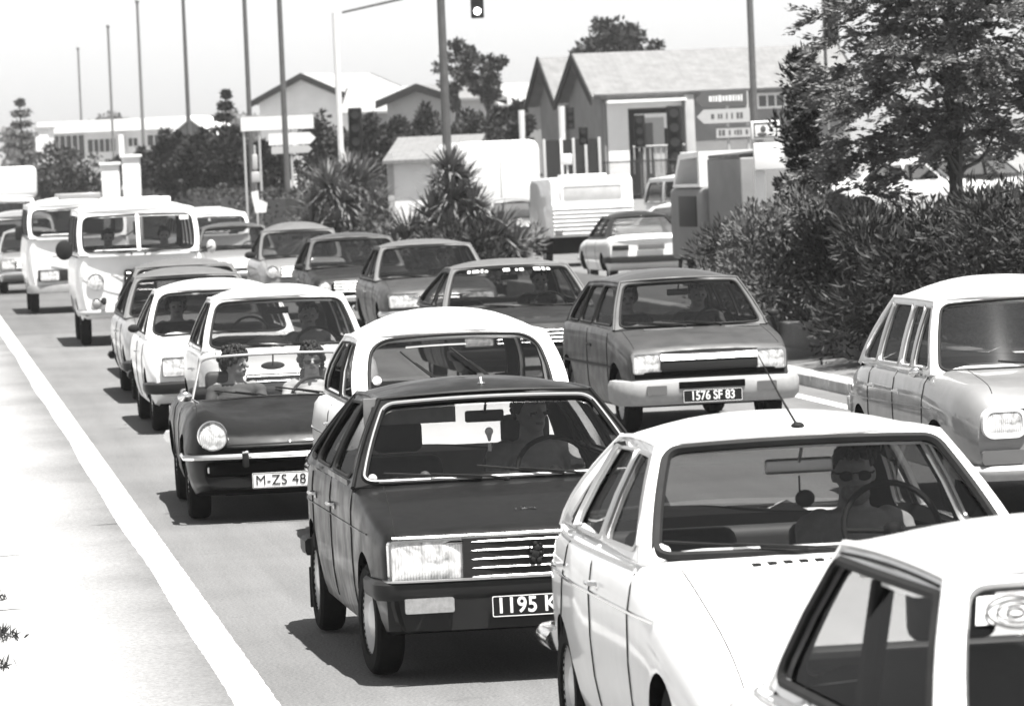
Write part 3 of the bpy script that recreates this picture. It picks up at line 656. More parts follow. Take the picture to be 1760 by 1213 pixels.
        # glass
        GL = M['glass']; FR = M[S['frame']]
        def pane(nm, Pf, hole, off, seal_r, fr=FR, label=None):
            us = [p[0] for p in hole]; vv = [p[1] for p in hole]; u0, u1, v0, v1 = min(us)-.008, max(us)+.008, min(vv)-.015, max(vv)+.015
            m = MB(); m.grid(lambda a, b_: Pf(lerp(u0, u1, a), lerp(v0, v1, b_))+Vector(off), 14, 6)
            o = m.build(nm, GL, root, smooth=60, fixn=False)
            s_ = MB(); s_.tube([Pf(a, b_) for a, b_ in hole], seal_r, 6, closed=True); s_.build('window_seal', fr, o); return o
        c.ws = pane('windscreen', Pw, hw_, (0, .010, -.006), S.get('sealr', .013)); pane('rear_window', Pr, hr_, (0, -.012, -.006), .013)
        c.hw_ = hw_
        for h in holes:
            tri = tessellate_polygon([[Vector((a, b_, 0)) for a, b_ in h]])
            for sg in (1, -1):
                m = MB(); m.add([(sg*(xs(a, b_)-.014), a, b_) for a, b_ in h], [tuple(t) for t in tri]); o = m.build('side_window', M['side_glass'], root, smooth=60, fixn=False)
                s_ = MB(); s_.tube([(sg*(xs(a, b_)+.002), a, b_) for a, b_ in h], S.get('ssr', .009), 5, closed=True); s_.build('window_seal', M[S.get('sframe', S['frame'])], o)
    # ---- wheels
    tr = S['track']/2
    for wy in S['wheels']:
        for sg in (-1, 1): wheel(root, sg*tr, wy, S['wr'], sg, S.get('rim', 'dullmetal'), S.get('tw', .155), S.get('steer', 0) if wy == S['wheels'][0] else 0)
    # ---- floor pan and seams
    if S['seams']:
        m = MB()
        for (yb1, yt1, z0, z1) in S['seams']:
            for sg in (1, -1):
                m = MB(); N = 12; pts = []
                for i in range(N+1):
                    z = lerp(z0, z1, i/N); y = lerp(yb1, yt1, i/N); x = sx(y, z)+.001; pts.append(Vector(warp(sg*x, y, z)))
                m.tube(pts, .0045, 4, k=0); m.build('door_gap', M['rubber'], root)
    if S['cab'] and S.get('green', True): interior(c)
    elif S['cab']: interior(c)
    return c
def wheel(root, x, y, r, sg, rim='dullmetal', tw=.155, steer=0):
    m = MB(); h = tw/2
    m.lathe([(r*.62, -h*.8), (r*.66, -h), (r*.9, -h*1.02), (r*.975, -h*.8), (r, -h*.45), (r, 0), (r, h*.45), (r*.975, h*.8), (r*.9, h*1.02), (r*.66, h), (r*.62, h*.8)], (0, 0, 0), 'x', 36)
    o = m.build('wheel', M['tyre'], root, loc=(x, y, r)); o.rotation_euler = (0, 0, math.radians(steer))
    m = MB(); s_ = sg
    m.lathe([(r*.63, s_*h*.85), (r*.60, s_*h*.6), (r*.52, s_*h*.25), (r*.46, s_*h*.2), (r*.36, s_*h*.55), (r*.30, s_*h*.75), (r*.12, s_*h*.9), (.001, s_*h*.92)], (0, 0, 0), 'x', 28)
    m.lathe([(r*.63, -s_*h*.85), (r*.5, -s_*h*.3), (.001, -s_*h*.3)], (0, 0, 0), 'x', 20)
    for k in range(8):
        a = 2*PI*k/8; m.ball((s_*h*.3, r*.42*math.cos(a), r*.42*math.sin(a)), (.006, .018, .018), 6, 4)
    m.build('rim', M[rim], o); return o
def interior(c):
    S = c.S; root = c.root; HW = S['W']/2; ya, za = S['wsb']; st = M[S['seatm']]
    # dashboard
    m = MB(); hw = S['sf']*HW-.09
    m.prism([(ya+.03, .45), (ya+.03, za-.05), (ya+.22, za-.015), (ya+.30, za-.04), (ya+.34, za-.14), (ya+.26, .62), (ya+.22, .45)], -hw, hw, 'yz')
    d = m.build('dashboard', M['interior'], root)
    # steering wheel
    sy = ya+.50; sz = za-.03+S.get('swz', 0); sxx = .34 if S['W'] < 1.7 else .42; R = .19; rk = math.radians(S.get('swr_', 28))
    m = MB(); pts = []
    for i in range(28):
        a = 2*PI*i/28; pts.append((sxx+R*math.cos(a), sy+R*math.sin(a)*math.sin(rk), sz+R*math.sin(a)*math.cos(rk)))
    m.tube(pts, .013, 7, closed=True)
    for a in (0, PI, -PI/2): m.tube([(sxx, sy-.02, sz-.01), (sxx+R*math.cos(a), sy+R*math.sin(a)*math.sin(rk), sz+R*math.sin(a)*math.cos(rk))], .011, 6)
    m.tube([(sxx, sy-.02, sz-.01), (sxx, ya+.2, sz-.2)], .025, 8); m.ball((sxx, sy-.02, sz-.01), .04, 10, 6)
    m.build('steering_wheel', M['rubber'], root)
    # seats
    hy = ya+S['driver_y']; zs = S.get('seat_z', .42); zt = S.get('seat_top', .95)
    for sg in (-1, 1):
        x = sg*sxx; m = MB(); m.box(x-.24, x+.24, hy-.42, hy+.12, zs-.14, zs, .05)
        b = MB(); b.box(x-.23, x+.23, hy+.10, hy+.22, zs-.05, zt, .05)
        for i, v in enumerate(b.v): b.v[i] = (v[0], v[1]+(v[2]-zs)*.28, v[2])
        m.v2 = None; n = len(m.v); m.v += b.v; m.f += [tuple(i+n for i in f) for f in b.f]; m.m += b.m
        if S['seats'][0] == 2:
            m.box(x-.13, x+.13, hy+.26, hy+.35, zt+.02, zt+.19, .04)
        m.build('seat', st, root, smooth=50)
    if S['seats'][1]:
        ry = S.get('rear_y', hy+.95); m = MB(); m.box(-hw+.04, hw-.04, ry-.45, ry+.1, zs-.14, zs, .05)
        m.box(-hw+.04, hw-.04, ry+.08, ry+.2, zs-.05, zt-.06, .05)
        m.build('rear_bench', st, root, smooth=50)
        if S.get('shelf', True):
            m = MB(); m.box(-hw+.02, hw-.02, ry+.2, S['rwb'][0]-.04, zt-.10, zt-.075); m.build('parcel_shelf', M['interior'], root)
# ---- furniture on cars
def on(c, nm, m, mt, parent=None, smooth=35, label=None):
    o = m.build(nm, M[mt] if isinstance(mt, str) else mt, parent or c.root, smooth=smooth)
    if label: o['label'] = label
    return o
def head_rect(c, x, z, w_, h, y, mt='lens', bezel='chrome', bz=.016, r=.025, tilt=0, yawn=0, label=None):
    """rectangular headlight: bezel ring with a domed ribbed lens"""
    b = MB(); o_ = rrect(-w_/2-bz, w_/2+bz, -h/2-bz, h/2+bz, r+bz); i_ = rrect(-w_/2, w_/2, -h/2, h/2, r)
    b.prism(o_, -.012, .05, 'xz', holes=[i_]); e = b.build('headlight', M[bezel], c.root, smooth=30, loc=(x, y, z)); e.rotation_euler = (math.radians(tilt), 0, math.radians(yawn))
    l = MB(); l.grid(lambda u, v: ((u-.5)*w_*.995, -.004-.02*(1-(2*u-1)**2)*(1-(2*v-1)**2)*0-.008*(1-(2*u-1)**4)*(1-(2*v-1)**4), (v-.5)*h*.995), 16, 10)
    l.build('lens', M[mt], e, fixn=False)
    if label: e['label'] = label
    return e
def head_round(c, x, z, r, y, bz=.014, bezel='chrome', mt='lens', nm='headlight'):
    b = MB(); b.lathe([(r, .03), (r+.002, -.01), (r+bz*.5, -.018), (r+bz, -.008), (r+bz+.004, .06)], (0, 0, 0), 'y', 30); e = b.build(nm, M[bezel], c.root, loc=(x, y, z))
    l = MB(); l.lathe([(.001, -.03), (r*.4, -.027), (r*.75, -.018), (r, 0)], (0, 0, 0), 'y', 30); l.build('lens', M[mt], e); return e
def plate(c, x, y, z, txt, w_=.52, h=.11, black=True, tilt=0, th=.075, xs=.85, align='CENTER', spacing=1.05, border=True, bold=.002):
    m = MB(); m.prism(rrect(-w_/2, w_/2, -h/2, h/2, .008, 3), 0, .006, 'xz')
    p = m.build('number_plate', M['plate_black' if black else 'plate_white'], c.root, loc=(x, y, z)); p.rotation_euler = (math.radians(tilt), 0, 0)
    ink = M['ink_white' if black else 'ink_black']
    if border:
        m = MB(); m.prism(rrect(-w_/2+.003, w_/2-.003, -h/2+.003, h/2-.003, .008, 3), -.0012, .002, 'xz', holes=[rrect(-w_/2+.007, w_/2-.007, -h/2+.007, h/2-.007, .006, 3)]); m.build('plate_border', ink, p)
    if txt:
        lx = -w_/2+.02 if align == 'LEFT' else 0
        text(txt, th, p, ink, (lx, -.002, 0), name='plate_lettering', xs=xs, align=align, spacing=spacing, bold=bold)
    return p
def bumper(c, y, z, hw, prof, back=.45, mt='chrome', bow=.05, rad=.10, nm='bumper', sgn=-1):
    """bar wrapping round the nose (sgn -1) or the tail (+1); prof points are (outwards, up)"""
    path = [(-hw, back), (-hw+.004, lerp(back, rad, .6))]
    for i in range(6):
        a = (PI/2)*i/5; path.append((-hw+rad-rad*math.cos(a), rad-rad*math.sin(a)))
    full = path+[(lerp(-hw+rad, hw-rad, i/8), 0) for i in range(1, 8)]+[(-x, yy) for x, yy in reversed(path)]
    m = MB(); m.sweep([(-sgn*a, b_) for a, b_ in prof], [Vector((x, y-sgn*(yy+bow*(abs(x)/hw)**2), z)) for x, yy in full])
    return m.build(nm, M[mt], c.root, smooth=40)
def wiper(c, u, v0, L_, ang, side=0):
    """wiper lying on the windscreen from base (u, v0), ang from the +u direction in degrees"""
    Pw = c.Pw; wd = (Pw(1, .3)-Pw(-1, .3)).length/2; ht = (Pw(0, 1)-Pw(0, 0)).length
    def Q(t, off): a = math.radians(ang); return Pw(u+L_*t*math.cos(a)/wd, v0+L_*t*math.sin(a)/ht)+Vector((0, -off, off*.4))
    m = MB(); m.tube([Q(-.04, .02), Q(.1, .045), Q(.6, .04)], [.008, .006, .005], 5); m.tube([Q(t/6, .018) for t in range(1, 7)], .007, 5)
    m.ball(Q(-.04, .015), .016, 8, 5); return on(c, 'wiper', m, 'rubber')
def mirror_in(c, w_=.2, x=0, pale=False):
    Pw = c.Pw; p = Pw(0, .9); m = MB(); m.box(x-w_/2, x+w_/2, p.y+.14, p.y+.17, p.z-.12, p.z-.06, .012); m.tube([(x, p.y+.15, p.z-.08), (x, p.y+.09, p.z-.02)], .007, 6)
    return on(c, 'rear_view_mirror', m, 'dullmetal' if pale else 'plastic')
def door_handle(c, y, z, mt='chrome', l=.13):
    for sg in (-1, 1):
        x = c.sx(y, z); m = MB(); m.tube([(sg*(x-.01), y-l/2, z), (sg*(x+.028), y-l/2+.015, z), (sg*(x+.03), y, z+.002), (sg*(x+.028), y+l/2-.015, z), (sg*(x-.01), y+l/2, z)], .009, 6)
        m.ball((sg*(x+.004), y-l/2-.03, z-.01), (.008, .014, .014), 8, 5); on(c, 'door_handle', m, mt)
def strip(c, y0, y1, z0, z1, r=.006, mt='chrome', nm='side_trim', sides=(-1, 1)):
    for sg in sides:
        pts = []
        for i in range(25):
            y = lerp(y0, y1, i/24); z = lerp(z0, z1, i/24); x = c.sx(y, z)+.002; pts.append(c.warp(sg*x, y, z))
        m = MB(); m.tube(pts, r, 5); on(c, nm, m, mt)
def bonnet_line(c, x0, x1, y0, y1):
    for sg in (-1, 1):
        m = MB(); pts = []
        for i in range(17):
            y = lerp(y0, y1, i/16); x = lerp(x0, x1, i/16); pts.append(c.warp(sg*x, y, c.ztop(y, x)+.0005))
        m.tube(pts, .003, 4); on(c, 'bonnet_gap', m, 'rubber')
def bonnet_front(c, y, hw):
    m = MB(); m.tube([c.warp(lerp(-hw, hw, i/12), y, c.ztop(y, lerp(-hw, hw, i/12))+.0005) for i in range(13)], .004, 4); return on(c, 'bonnet_gap', m, 'rubber')
def side_mirror(c, y, z, x, mt='chrome', w_=.07, sides=(-1, 1)):
    for sg in sides:
        m = MB(); m.tube([(sg*(x-.02), y, z-.06), (sg*(x+.07), y, z)], .008, 6); m.ball((sg*(x+.12), y, z+.02), (w_, .025, w_*.7), 12, 8); on(c, 'wing_mirror', m, mt)
def tail_basic(c, z=.62, w_=.22, h=.11):
    L = c.S['L']; HW = c.S['W']/2
    for sg in (-1, 1):
        m = MB(); m.box(sg*HW*.72-w_/2, sg*HW*.72+w_/2, L-.06, L+.012, z-h/2, z+h/2, .01); on(c, 'tail_light', m, 'dlens')
PROF_CHROME = [(-.02, -.045), (.025, -.04), (.045, -.012), (.045, .012), (.025, .04), (-.02, .045)]
# ---------------------------------------------------------------- buildings
M['wall_white'] = mat('white_render', .74, .85, noise=.08, nscale=1.2); M['wall_grey'] = mat('grey_render', .20, .9, noise=.15, nscale=1.5); M['wall_pale'] = mat('pale_render', .36, .9, noise=.12, nscale=1.2)
M['dark'] = mat('dark_opening', .015, .6); M['pane'] = mat('window_pane', .03, .15, spec=.8); M['timber'] = mat('dark_timber', .025, .8)
def tilemat(name, v):
    m = mat(name, v, .9, noise=.2, nscale=3); t = m.node_tree; tc = t.nodes['Texture Coordinate']; wv = t.nodes.new('ShaderNodeTexWave'); wv.inputs['Scale'].default_value = 1.6; wv.inputs['Distortion'].default_value = .6; wv.bands_direction = 'X'
    t.links.new(tc.outputs['Object'], wv.inputs['Vector']); b = t.nodes.new('ShaderNodeBump'); b.inputs['Strength'].default_value = .25; b.inputs['Distance'].default_value = .03; t.links.new(wv.outputs['Fac'], b.inputs['Height']); t.links.new(b.outputs[0], t.nodes['Principled BSDF'].inputs['Normal']); return m
M['tiles'] = tilemat('roof_tiles', .15); M['tiles_pale'] = tilemat('pale_roof_tiles', .26)
def part(m, nm, mt, r): return m.build(nm, M[mt], r, smooth=30)
def gable(r, L_, D_, he, hr, wall='wall_grey', roof='tiles', over=.35, axis='x', x0=0, y0=0, thick=.12, verge=True):
    """walls and pitched roof; ridge along x (axis x) or along y; origin corner x0,y0"""
    m = MB()
    if axis == 'x': m.prism([(y0, 0), (y0+D_, 0), (y0+D_, he), (y0+D_/2, hr), (y0, he)], x0, x0+L_, 'yz')
    else: m.prism([(x0, 0), (x0+L_, 0), (x0+L_, he), (x0+L_/2, hr), (x0, he)], y0, y0+D_, 'xz')
    part(m, 'wall', wall, r)
    m = MB(); sp = D_/2 if axis == 'x' else L_/2; sl = (hr-he)/sp
    for sg in (-1, 1):
        a = (sp+over)*sg; zo = hr-sl*(sp+over)
        if axis == 'x':
            c_ = y0+D_/2; m.prism([(c_, hr+.02), (c_+a, zo+.02), (c_+a, zo+thick), (c_, hr+thick+.02)], x0-over, x0+L_+over, 'yz')
        else:
            c_ = x0+L_/2; m.prism([(c_, hr+.02), (c_+a, zo+.02), (c_+a, zo+thick), (c_, hr+thick+.02)], y0-over, y0+D_+over, 'xz')
    rf = part(m, 'roof', roof, r)
    if verge:
        ends = (x0-over-.03, x0+L_+over+.03) if axis == 'x' else (y0-over-.03, y0+D_+over+.03)
        for e in ends:
            for sg in (-1, 1):
                m = MB(); a = (sp+over)*sg; zo = hr-sl*(sp+over)
                c_ = (y0+D_/2) if axis == 'x' else (x0+L_/2)
                m.prism([(c_, hr-.16), (c_+a, zo-.16), (c_+a, zo+thick+.03), (c_, hr+thick+.05)], e-.03, e+.03, 'yz' if axis == 'x' else 'xz'); m.build('verge_board', M['timber'], rf)
    return rf
def window(r, x0, x1, z0, z1, y=0, mt='pane', fr='wall_white', bars=1, nm='window'):
    m = MB(); m.box(x0, x1, y-.02, y+.05, z0, z1); w_ = m.build(nm, M[mt], r); m = MB(); m.prism([(x0-.07, z0-.07), (x1+.07, z0-.07), (x1+.07, z1+.07), (x0-.07, z1+.07)], y-.06, y-.001, 'xz', holes=[[(x0, z0), (x1, z0), (x1, z1), (x0, z1)]])
    for k in range(bars): xx = lerp(x0, x1, (k+1)/(bars+1)); m.box(xx-.025, xx+.025, y-.05, y-.022, z0+.001, z1-.001)
    m.build('window_frame', M[fr], w_); return w_
D = 150.; hs = D/F_PX
r = empty('tiled_house', (0, 0, 0)); c0 = at(1036, D); r.location = c0; r.rotation_euler = (0, 0, math.radians(9)); tagk(r, 'big tiled-roof house with twin gables and white recessed porch', 'house')
ze = zat(1150, 160, D); zr = zat(1150, 94, D+3)
gable(r, 7.9, 6.0, ze, zr, 'wall_grey', 'tiles', .35)
X = lambda px: (px-1040)/F_PX*D*1.012
Z = lambda py: 2.475+(267-py)*hs
m = MB(); m.box(X(1048), X(1084), -.10, -.002, 0, Z(176)); m.box(X(1084), X(1178), -.10, -.002, Z(186), Z(176)); part(m, 'porch_wall', 'wall_white', r)
m = MB(); m.box(X(1045), X(1182), -.55, -.12, Z(176), Z(171)); part(m, 'porch_canopy', 'wall_white', r)
m = MB(); m.box(X(1086), X(1172), -.03, -.004, .8, Z(188)); part(m, 'porch_opening', 'dark', r)
m = MB(); m.box(X(1096), X(1160), -.055, -.031, Z(222), Z(196)); part(m, 'porch_pane', 'wall_white', r)
m = MB()
for k in range(9): m.tube([(X(1088)+k*.17, -.5, 1.9), (X(1088)+k*.17, -.5, 2.75)], .02, 5)
m.tube([(X(1086), -.5, 2.75), (X(1176), -.5, 2.75)], .03, 5); part(m, 'porch_railing', 'wall_pale', r)
m = MB(); m.tube([(-.3, -.42, Z(160)), (7.9, -.42, Z(160))], .06, 6); m.tube([(.05, -.12, 0), (.05, -.12, Z(164))], .045, 6); part(m, 'gutter', 'wall_grey', r)
m = MB(); m.box(3.0, 3.5, 2.3, 2.8, 5.0, 6.1); m.box(2.95, 3.55, 2.25, 2.85, 6.1, 6.2); part(m, 'chimney', 'wall_grey', r) if False else None
m = MB(); m.box(X(1108), X(1146), -.06, -.034, 1.0, Z(203)); part(m, 'porch_door', 'wall_pale', r)
m = MB(); m.box(X(1112), X(1126), -.08, -.061, 1.6, Z(212)); m2 = m; part(m, 'door_pane', 'pane', r)
m = MB(); m.box(X(1180), X(1196), -.40, -.12, 0, Z(166), .02); part(m, 'porch_column', 'wall_pale', r)
window(r, X(1312), X(1356), Z(192), Z(173), -.004, bars=2)
m = MB(); m.box(X(1300), X(1400), -.16, -.005, Z(169), Z(158)); part(m, 'fascia', 'wall_pale', r)
# left wing with its own gable
r2 = empty('tiled_house_wing', (0, 0, 0)); r2.location = at(972, D+7); r2.rotation_euler = (0, 0, math.radians(12)); r2.name = 'gabled_outbuilding'; tagk(r2, 'smaller gabled grey outbuilding with dark verge boards, left of the big tiled house', 'house')
gable(r2, 7, 3.6, zat(960, 168, D+7), zat(960, 106, D+9), 'wall_grey', 'tiles', .4)
m = MB(); m.tube([(-.36, 1.8, 0), (-.36, 1.8, 0.1)], .02, 4)
window(r2, 1.0, 1.7, 3.0, 3.6, -.004)
# iron fence in front of the house
f = empty('railing', at(1105, 146)); tagk(f, 'low iron railing in front of the house porch', 'fence')
m = MB()
for k in range(44): x = -1.4+k*.075; m.tube([(x, 0, 1.0), (x, 0, 2.35)], .012, 4)
part(m, 'rail_bars', 'timber', f); m = MB()
for z in (1.3, 2.3): m.tube([(-1.45, 0, z), (1.9, 0, z)], .02, 5)
part(m, 'rail', 'timber', f); m = MB(); m.box(-1.5, 1.95, -.1, .1, 0, 1.15); part(m, 'wall', 'wall_pale', f)
# low grey-roofed building behind the yuccas
r = empty('low_building', at(728, 146)); r.rotation_euler = (0, 0, math.radians(-4)); tagk(r, 'low white-walled building with flat grey roof between the yuccas', 'building')
m = MB(); m.box(-1.15, 1.4, 0, 5, 0, zat(728, 278, 146)); part(m, 'wall', 'wall_white', r); m = MB(); m.prism([(-.3, zat(728, 280, 146)), (5.2, zat(728, 254, 146)+.15), (5.2, zat(728, 250, 146)+.3), (-.3, zat(728, 274, 146))], -1.25, 1.5, 'yz'); part(m, 'roof', 'tiles', r)
m = MB(); m.box(-1.14, -.95, -.05, -.002, 0, zat(728, 262, 146)); part(m, 'pilaster', 'wall_pale', r)
# grey-roofed houses
r = empty('grey_roofed_house', at(600, 205)); r.rotation_euler = (0, 0, math.radians(-6)); tagk(r, 'long low house with pale grey roof left of the dark lamp pole', 'house')
gable(r, 4.3, 5, zat(660, 192, 205), zat(660, 156, 207), 'wall_pale', 'tiles_pale', .3)
m = MB(); m.box(1.15, 1.42, .2, .5, 3.5, zat(645, 178, 205)); part(m, 'chimney', 'wall_white', r)
r = empty('hip_roofed_house', at(668, 196)); r.rotation_euler = (0, 0, math.radians(-20)); tagk(r, 'house with dark-edged shallow gable just left of the dark lamp pole', 'house')
gable(r, 2.9, 5, zat(700, 174, 196), zat(700, 153, 196), 'wall_pale', 'tiles', .35, axis='y')
r = empty('far_roofed_house', at(855, 215)); tagk(r, 'distant house whose plain grey roof shows left of the twin gables', 'house'); gable(r, 5, 5, zat(900, 180, 215), zat(900, 148, 217), 'wall_grey', 'tiles_pale', .3, verge=False)
# white gable
r = empty('white_gabled_house', at(500, 232)); r.rotation_euler = (0, 0, math.radians(-24)); tagk(r, 'white gabled house with thin dark eaves behind the signboards', 'house')
gable(r, 5.0, 7, zat(520, 172, 232), zat(520, 133, 232), 'wall_white', 'tiles_pale', .4, axis='y', x0=-1.6)
# small gabled house
r = empty('small_gabled_house', at(289, 200)); r.rotation_euler = (0, 0, math.radians(-8)); tagk(r, 'small grey gabled house front with white roof edge behind the low trees', 'house')
gable(r, 1.95, 6, zat(325, 238, 200), zat(325, 206, 200), 'wall_grey', 'wall_white', .2, axis='y', verge=False)
# long white building
r = empty('long_white_building', at(76, 243)); r.rotation_euler = (0, 0, math.radians(-3)); tagk(r, 'long low white flat-roofed building at the far left', 'building')
X2 = lambda px: (px-76)/F_PX*243; Z2 = lambda px, py: zat(px, py, 243)
m = MB(); m.box(0, X2(345), 0, 8, 0, Z2(200, 226)); part(m, 'wall', 'wall_white', r); m = MB(); m.box(-.2, X2(352), -.6, 8.2, Z2(200, 226), Z2(200, 206)); part(m, 'roof', 'wall_white', r)
window(r, X2(82), X2(146), Z2(110, 275), Z2(110, 234), -.004, bars=5); window(r, X2(152), X2(200), Z2(170, 262), Z2(170, 240), -.004, bars=4); window(r, X2(222), X2(238), Z2(230, 252), Z2(230, 238), -.004); window(r, X2(255), X2(300), Z2(280, 250), Z2(280, 232), -.004, bars=3)
for a_, b_ in ((76, 84), (208, 216)): m = MB(); m.box(X2(a_), X2(b_), -.62, -.002, 0, Z2(a_, 232)); part(m, 'pillar', 'wall_white', r)
for i, px in enumerate((188, 218)):
    m = MB(); m.box(-.35, .35, -.2, .2, 0, zat(px, 272 if i else 285, 190), .03); m.box(-.42, .42, -.27, .27, zat(px, 272 if i else 285, 190), zat(px, 272 if i else 285, 190)+.12, .02); o = m.build('gatepost', M['wall_white']); o.location = at(px+(6 if i else 0), 190); tagk(o, ['shorter white gatepost beyond the hedge', 'taller white gatepost beyond the hedge'][i], 'gatepost', 'white gateposts beyond the hedge')
# white block left of low tree
r = empty('white_shed', at(62, 225)); tagk(r, 'plain white shed at the far left behind the sparse conifer', 'building'); m = MB(); m.box(0, .6, 0, 3, 0, zat(66, 222, 225)); part(m, 'wall', 'wall_white', r); m = MB(); m.box(-.08, .68, -.08, 3.08, zat(66, 222, 225), zat(66, 219, 225)); part(m, 'roof', 'wall_pale', r)

# ---------------------------------------------------------------- poles, signals, signs
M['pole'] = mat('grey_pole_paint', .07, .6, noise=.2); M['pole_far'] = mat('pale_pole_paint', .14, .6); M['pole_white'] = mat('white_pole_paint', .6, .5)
M['signal'] = mat('signal_black', .012, .6); M['lamp_lit'] = mat('lit_signal_lens', .8, .4, emit=2.5); M['lamp_dark'] = mat('signal_lens', .05, .3)
M['sign_white'] = mat('sign_white', .66, .5); M['sign_dark'] = mat('sign_dark', .08, .5); M['sign_grey'] = mat('sign_grey', .38, .5)
def pole(px, D, top, r0, r1, label, mt='pole', z0=0, lean=0):
    r = empty('lamp_pole', at(px, D, z0)); tagk(r, label, 'lamp pole', 'lamp poles along the median')
    m = MB(); m.tube([(0, 0, 0), (lean*.5, 0, top/2), (lean, 0, top)], [r0, (r0+r1)/2, r1], 10); part(m, 'pole', mt, r)
    m = MB(); m.ball((lean, 0, top+.06), (.10, .10, .10), 12, 8); part(m, 'lamp', mt, r)
    m = MB(); m.lathe([(r0*1.9, 0), (r0*1.9, .25), (r0*1.1, .32)], (0, 0, 0), 'z', 12); part(m, 'base', mt, r); return r
pole(768, 92, 10.0, .10, .06, 'dark lamp pole rising out of the taller yucca', z0=.25)
pole(491, 130, 10.0, .09, .06, 'dark lamp pole left of the left yucca, crossing the arrow signs', z0=.25)
pole(431, 146, 10.0, .09, .06, 'lamp pole standing behind the white signboards')
pole(326, 176, 10.0, .10, .06, 'lamp pole in front of the small gabled house')
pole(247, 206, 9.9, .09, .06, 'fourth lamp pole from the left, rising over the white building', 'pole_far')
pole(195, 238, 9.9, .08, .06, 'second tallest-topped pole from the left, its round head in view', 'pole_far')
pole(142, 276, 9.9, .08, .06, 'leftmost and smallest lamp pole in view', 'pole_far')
pole(1298, 140, 10.5, .11, .09, 'dark lamp pole in front of the big tiled roof, above the white pump sign')
def signal(label, px, D, ztop, n=3, s_=1.0, face=-1, post=None, mt='signal', lit=None, nm='traffic_signal'):
    r = empty(nm, at(px, D)); tagk(r, label, 'traffic signal', 'traffic signals at the junction')
    h_ = .33*s_; m = MB(); m.box(-.17*s_, .17*s_, -.02, .16, ztop-h_*n, ztop, .04); part(m, 'signal_head', mt, r)
    for k in range(n):
        z = ztop-h_*(k+.5); m = MB(); m.lathe([(.001, -.03), (.105*s_, -.03), (.105*s_, .0)], (0, 0, z), 'y', 16); part(m, 'signal_lens', 'lamp_lit' if lit == k else 'lamp_dark', r)
        m = MB(); m.add([(.12*s_*math.cos(a), y, z+.12*s_*math.sin(a)) for a in [PI*i/10 for i in range(11)] for y in (-.16, -.02)], [(2*i, 2*i+1, 2*i+3, 2*i+2) for i in range(10)]); part(m, 'signal_visor', mt, r)
    if post is not None: m = MB(); m.tube([(post[0], .1, 0), (post[0], .1, post[1])], post[2], 8); part(m, 'post', post[3], r)
    return r
signal('black three-lamp signal hung beside the white pole, left of the yucca gap', 612, 118, zat(612, 186, 118), 4, 1.0, post=(-.38, zat(590, 23, 118), .075, 'pole_white'))
# mast arm with a hanging signal
r = empty('signal_mast', at(690, 118, 0, 10)); tagk(r, 'long mast arm crossing the top with a hanging signal, one lamp lit white', 'signal mast', 'traffic signals at the junction')
za, zb = zat(590, 23, 118), zat(690, 0, 118); sl = (zb-za)/((690-590)/F_PX*118)
m = MB(); x1 = (845-690)/F_PX*118; x0 = (588-690)/F_PX*118; m.tube([(x0, 0, za), (0, 0, zb), (x1*.6, 0, zb+.35), (x1, 0, zb+.40)], [.03, .035, .04, .045], 7); part(m, 'arm', 'pole', r)
m = MB(); zl = zat(820, 33, 118); xx = (820-690)/F_PX*118; m.box(xx-.16, xx+.16, -.1, .12, zl, zl+1.0, .03); part(m, 'signal_head', 'signal', r)
m = MB(); m.lathe([(.001, -.115), (.085, -.115), (.09, -.09)], (xx, 0, zl+.17), 'y', 18); part(m, 'signal_lens', 'lamp_lit', r)
m = MB(); m.tube([(xx, 0, zl+1.0), (xx, 0, zb+.42)], .025, 6); part(m, 'hanger', 'pole', r)
signal('black signal head before the right side of the house porch', 1160, 147, zat(1160, 182, 147), 4, 1.35, post=(0, 2.4, .05, 'pole'))
signal('black signal head before the left side of the house porch', 1100, 148, zat(1100, 198, 148), 3, 1.0, post=(0, 2.6, .05, 'pole'))
signal('two-lamp signal on the thick white post, left of the house', 982, 149, zat(982, 184, 149), 3, .7, post=(-.27, zat(968, 183, 149), .11, 'pole_white'))
signal('dark signal on the white post, nearest the far shrubs', 912, 149, zat(912, 196, 149), 3, .6, post=(-.25, zat(898, 190, 149), .10, 'pole_white'))
signal('large black signal head on a thin pale pole above the cypress', 1437, 100, zat(1437, -6, 100)+.75, 6, .85, post=(-.15, 6.5, .035, 'pole_far'))
signal('small dark signal by the junction railings, left of the porch', 1003, 131, zat(1003, 218, 131), 2, .75, post=(0, 1.9, .04, 'pole'))
# junction fence panels
f = empty('dark_fence', at(985, 138)); tagk(f, 'dark panelled fence with pale posts in front of the house', 'fence'); m = MB(); m.box(-.85, .75, 0, .06, .4, zat(985, 240, 138)); part(m, 'fence_panel', 'timber', f)
for x in (-.84, -.35, -.0, .35, .74): m = MB(); m.box(x-.04, x+.04, -.06, -.002, 0, zat(985, 238, 138), .01); part(m, 'fence_post', 'pole_white' if x == -.35 else 'sign_grey', f)
o = MB(); o.box(-.14, .14, -.03, .03, zat(973, 284, 134), zat(973, 265, 134), .02); o.tube([(0, .04, 0), (0, .04, zat(973, 266, 134))], .03, 6); o = o.build('small_sign', M['sign_white']); o.location = at(973, 134); tagk(o, 'small white box sign on a post before the dark fence', 'sign')
def board(m, x0, x1, z0, z1, arrow=0, t=.03):
    h_ = (z1-z0)/2
    if arrow > 0: p = [(x0, z0), (x1-h_, z0), (x1, (z0+z1)/2), (x1-h_, z1), (x0, z1)]
    elif arrow < 0: p = [(x0+h_, z0), (x1, z0), (x1, z1), (x0+h_, z1), (x0, (z0+z1)/2)]
    else: p = [(x0, z0), (x1, z0), (x1, z1), (x0, z1)]
    m.prism(p, 0, t, 'xz')
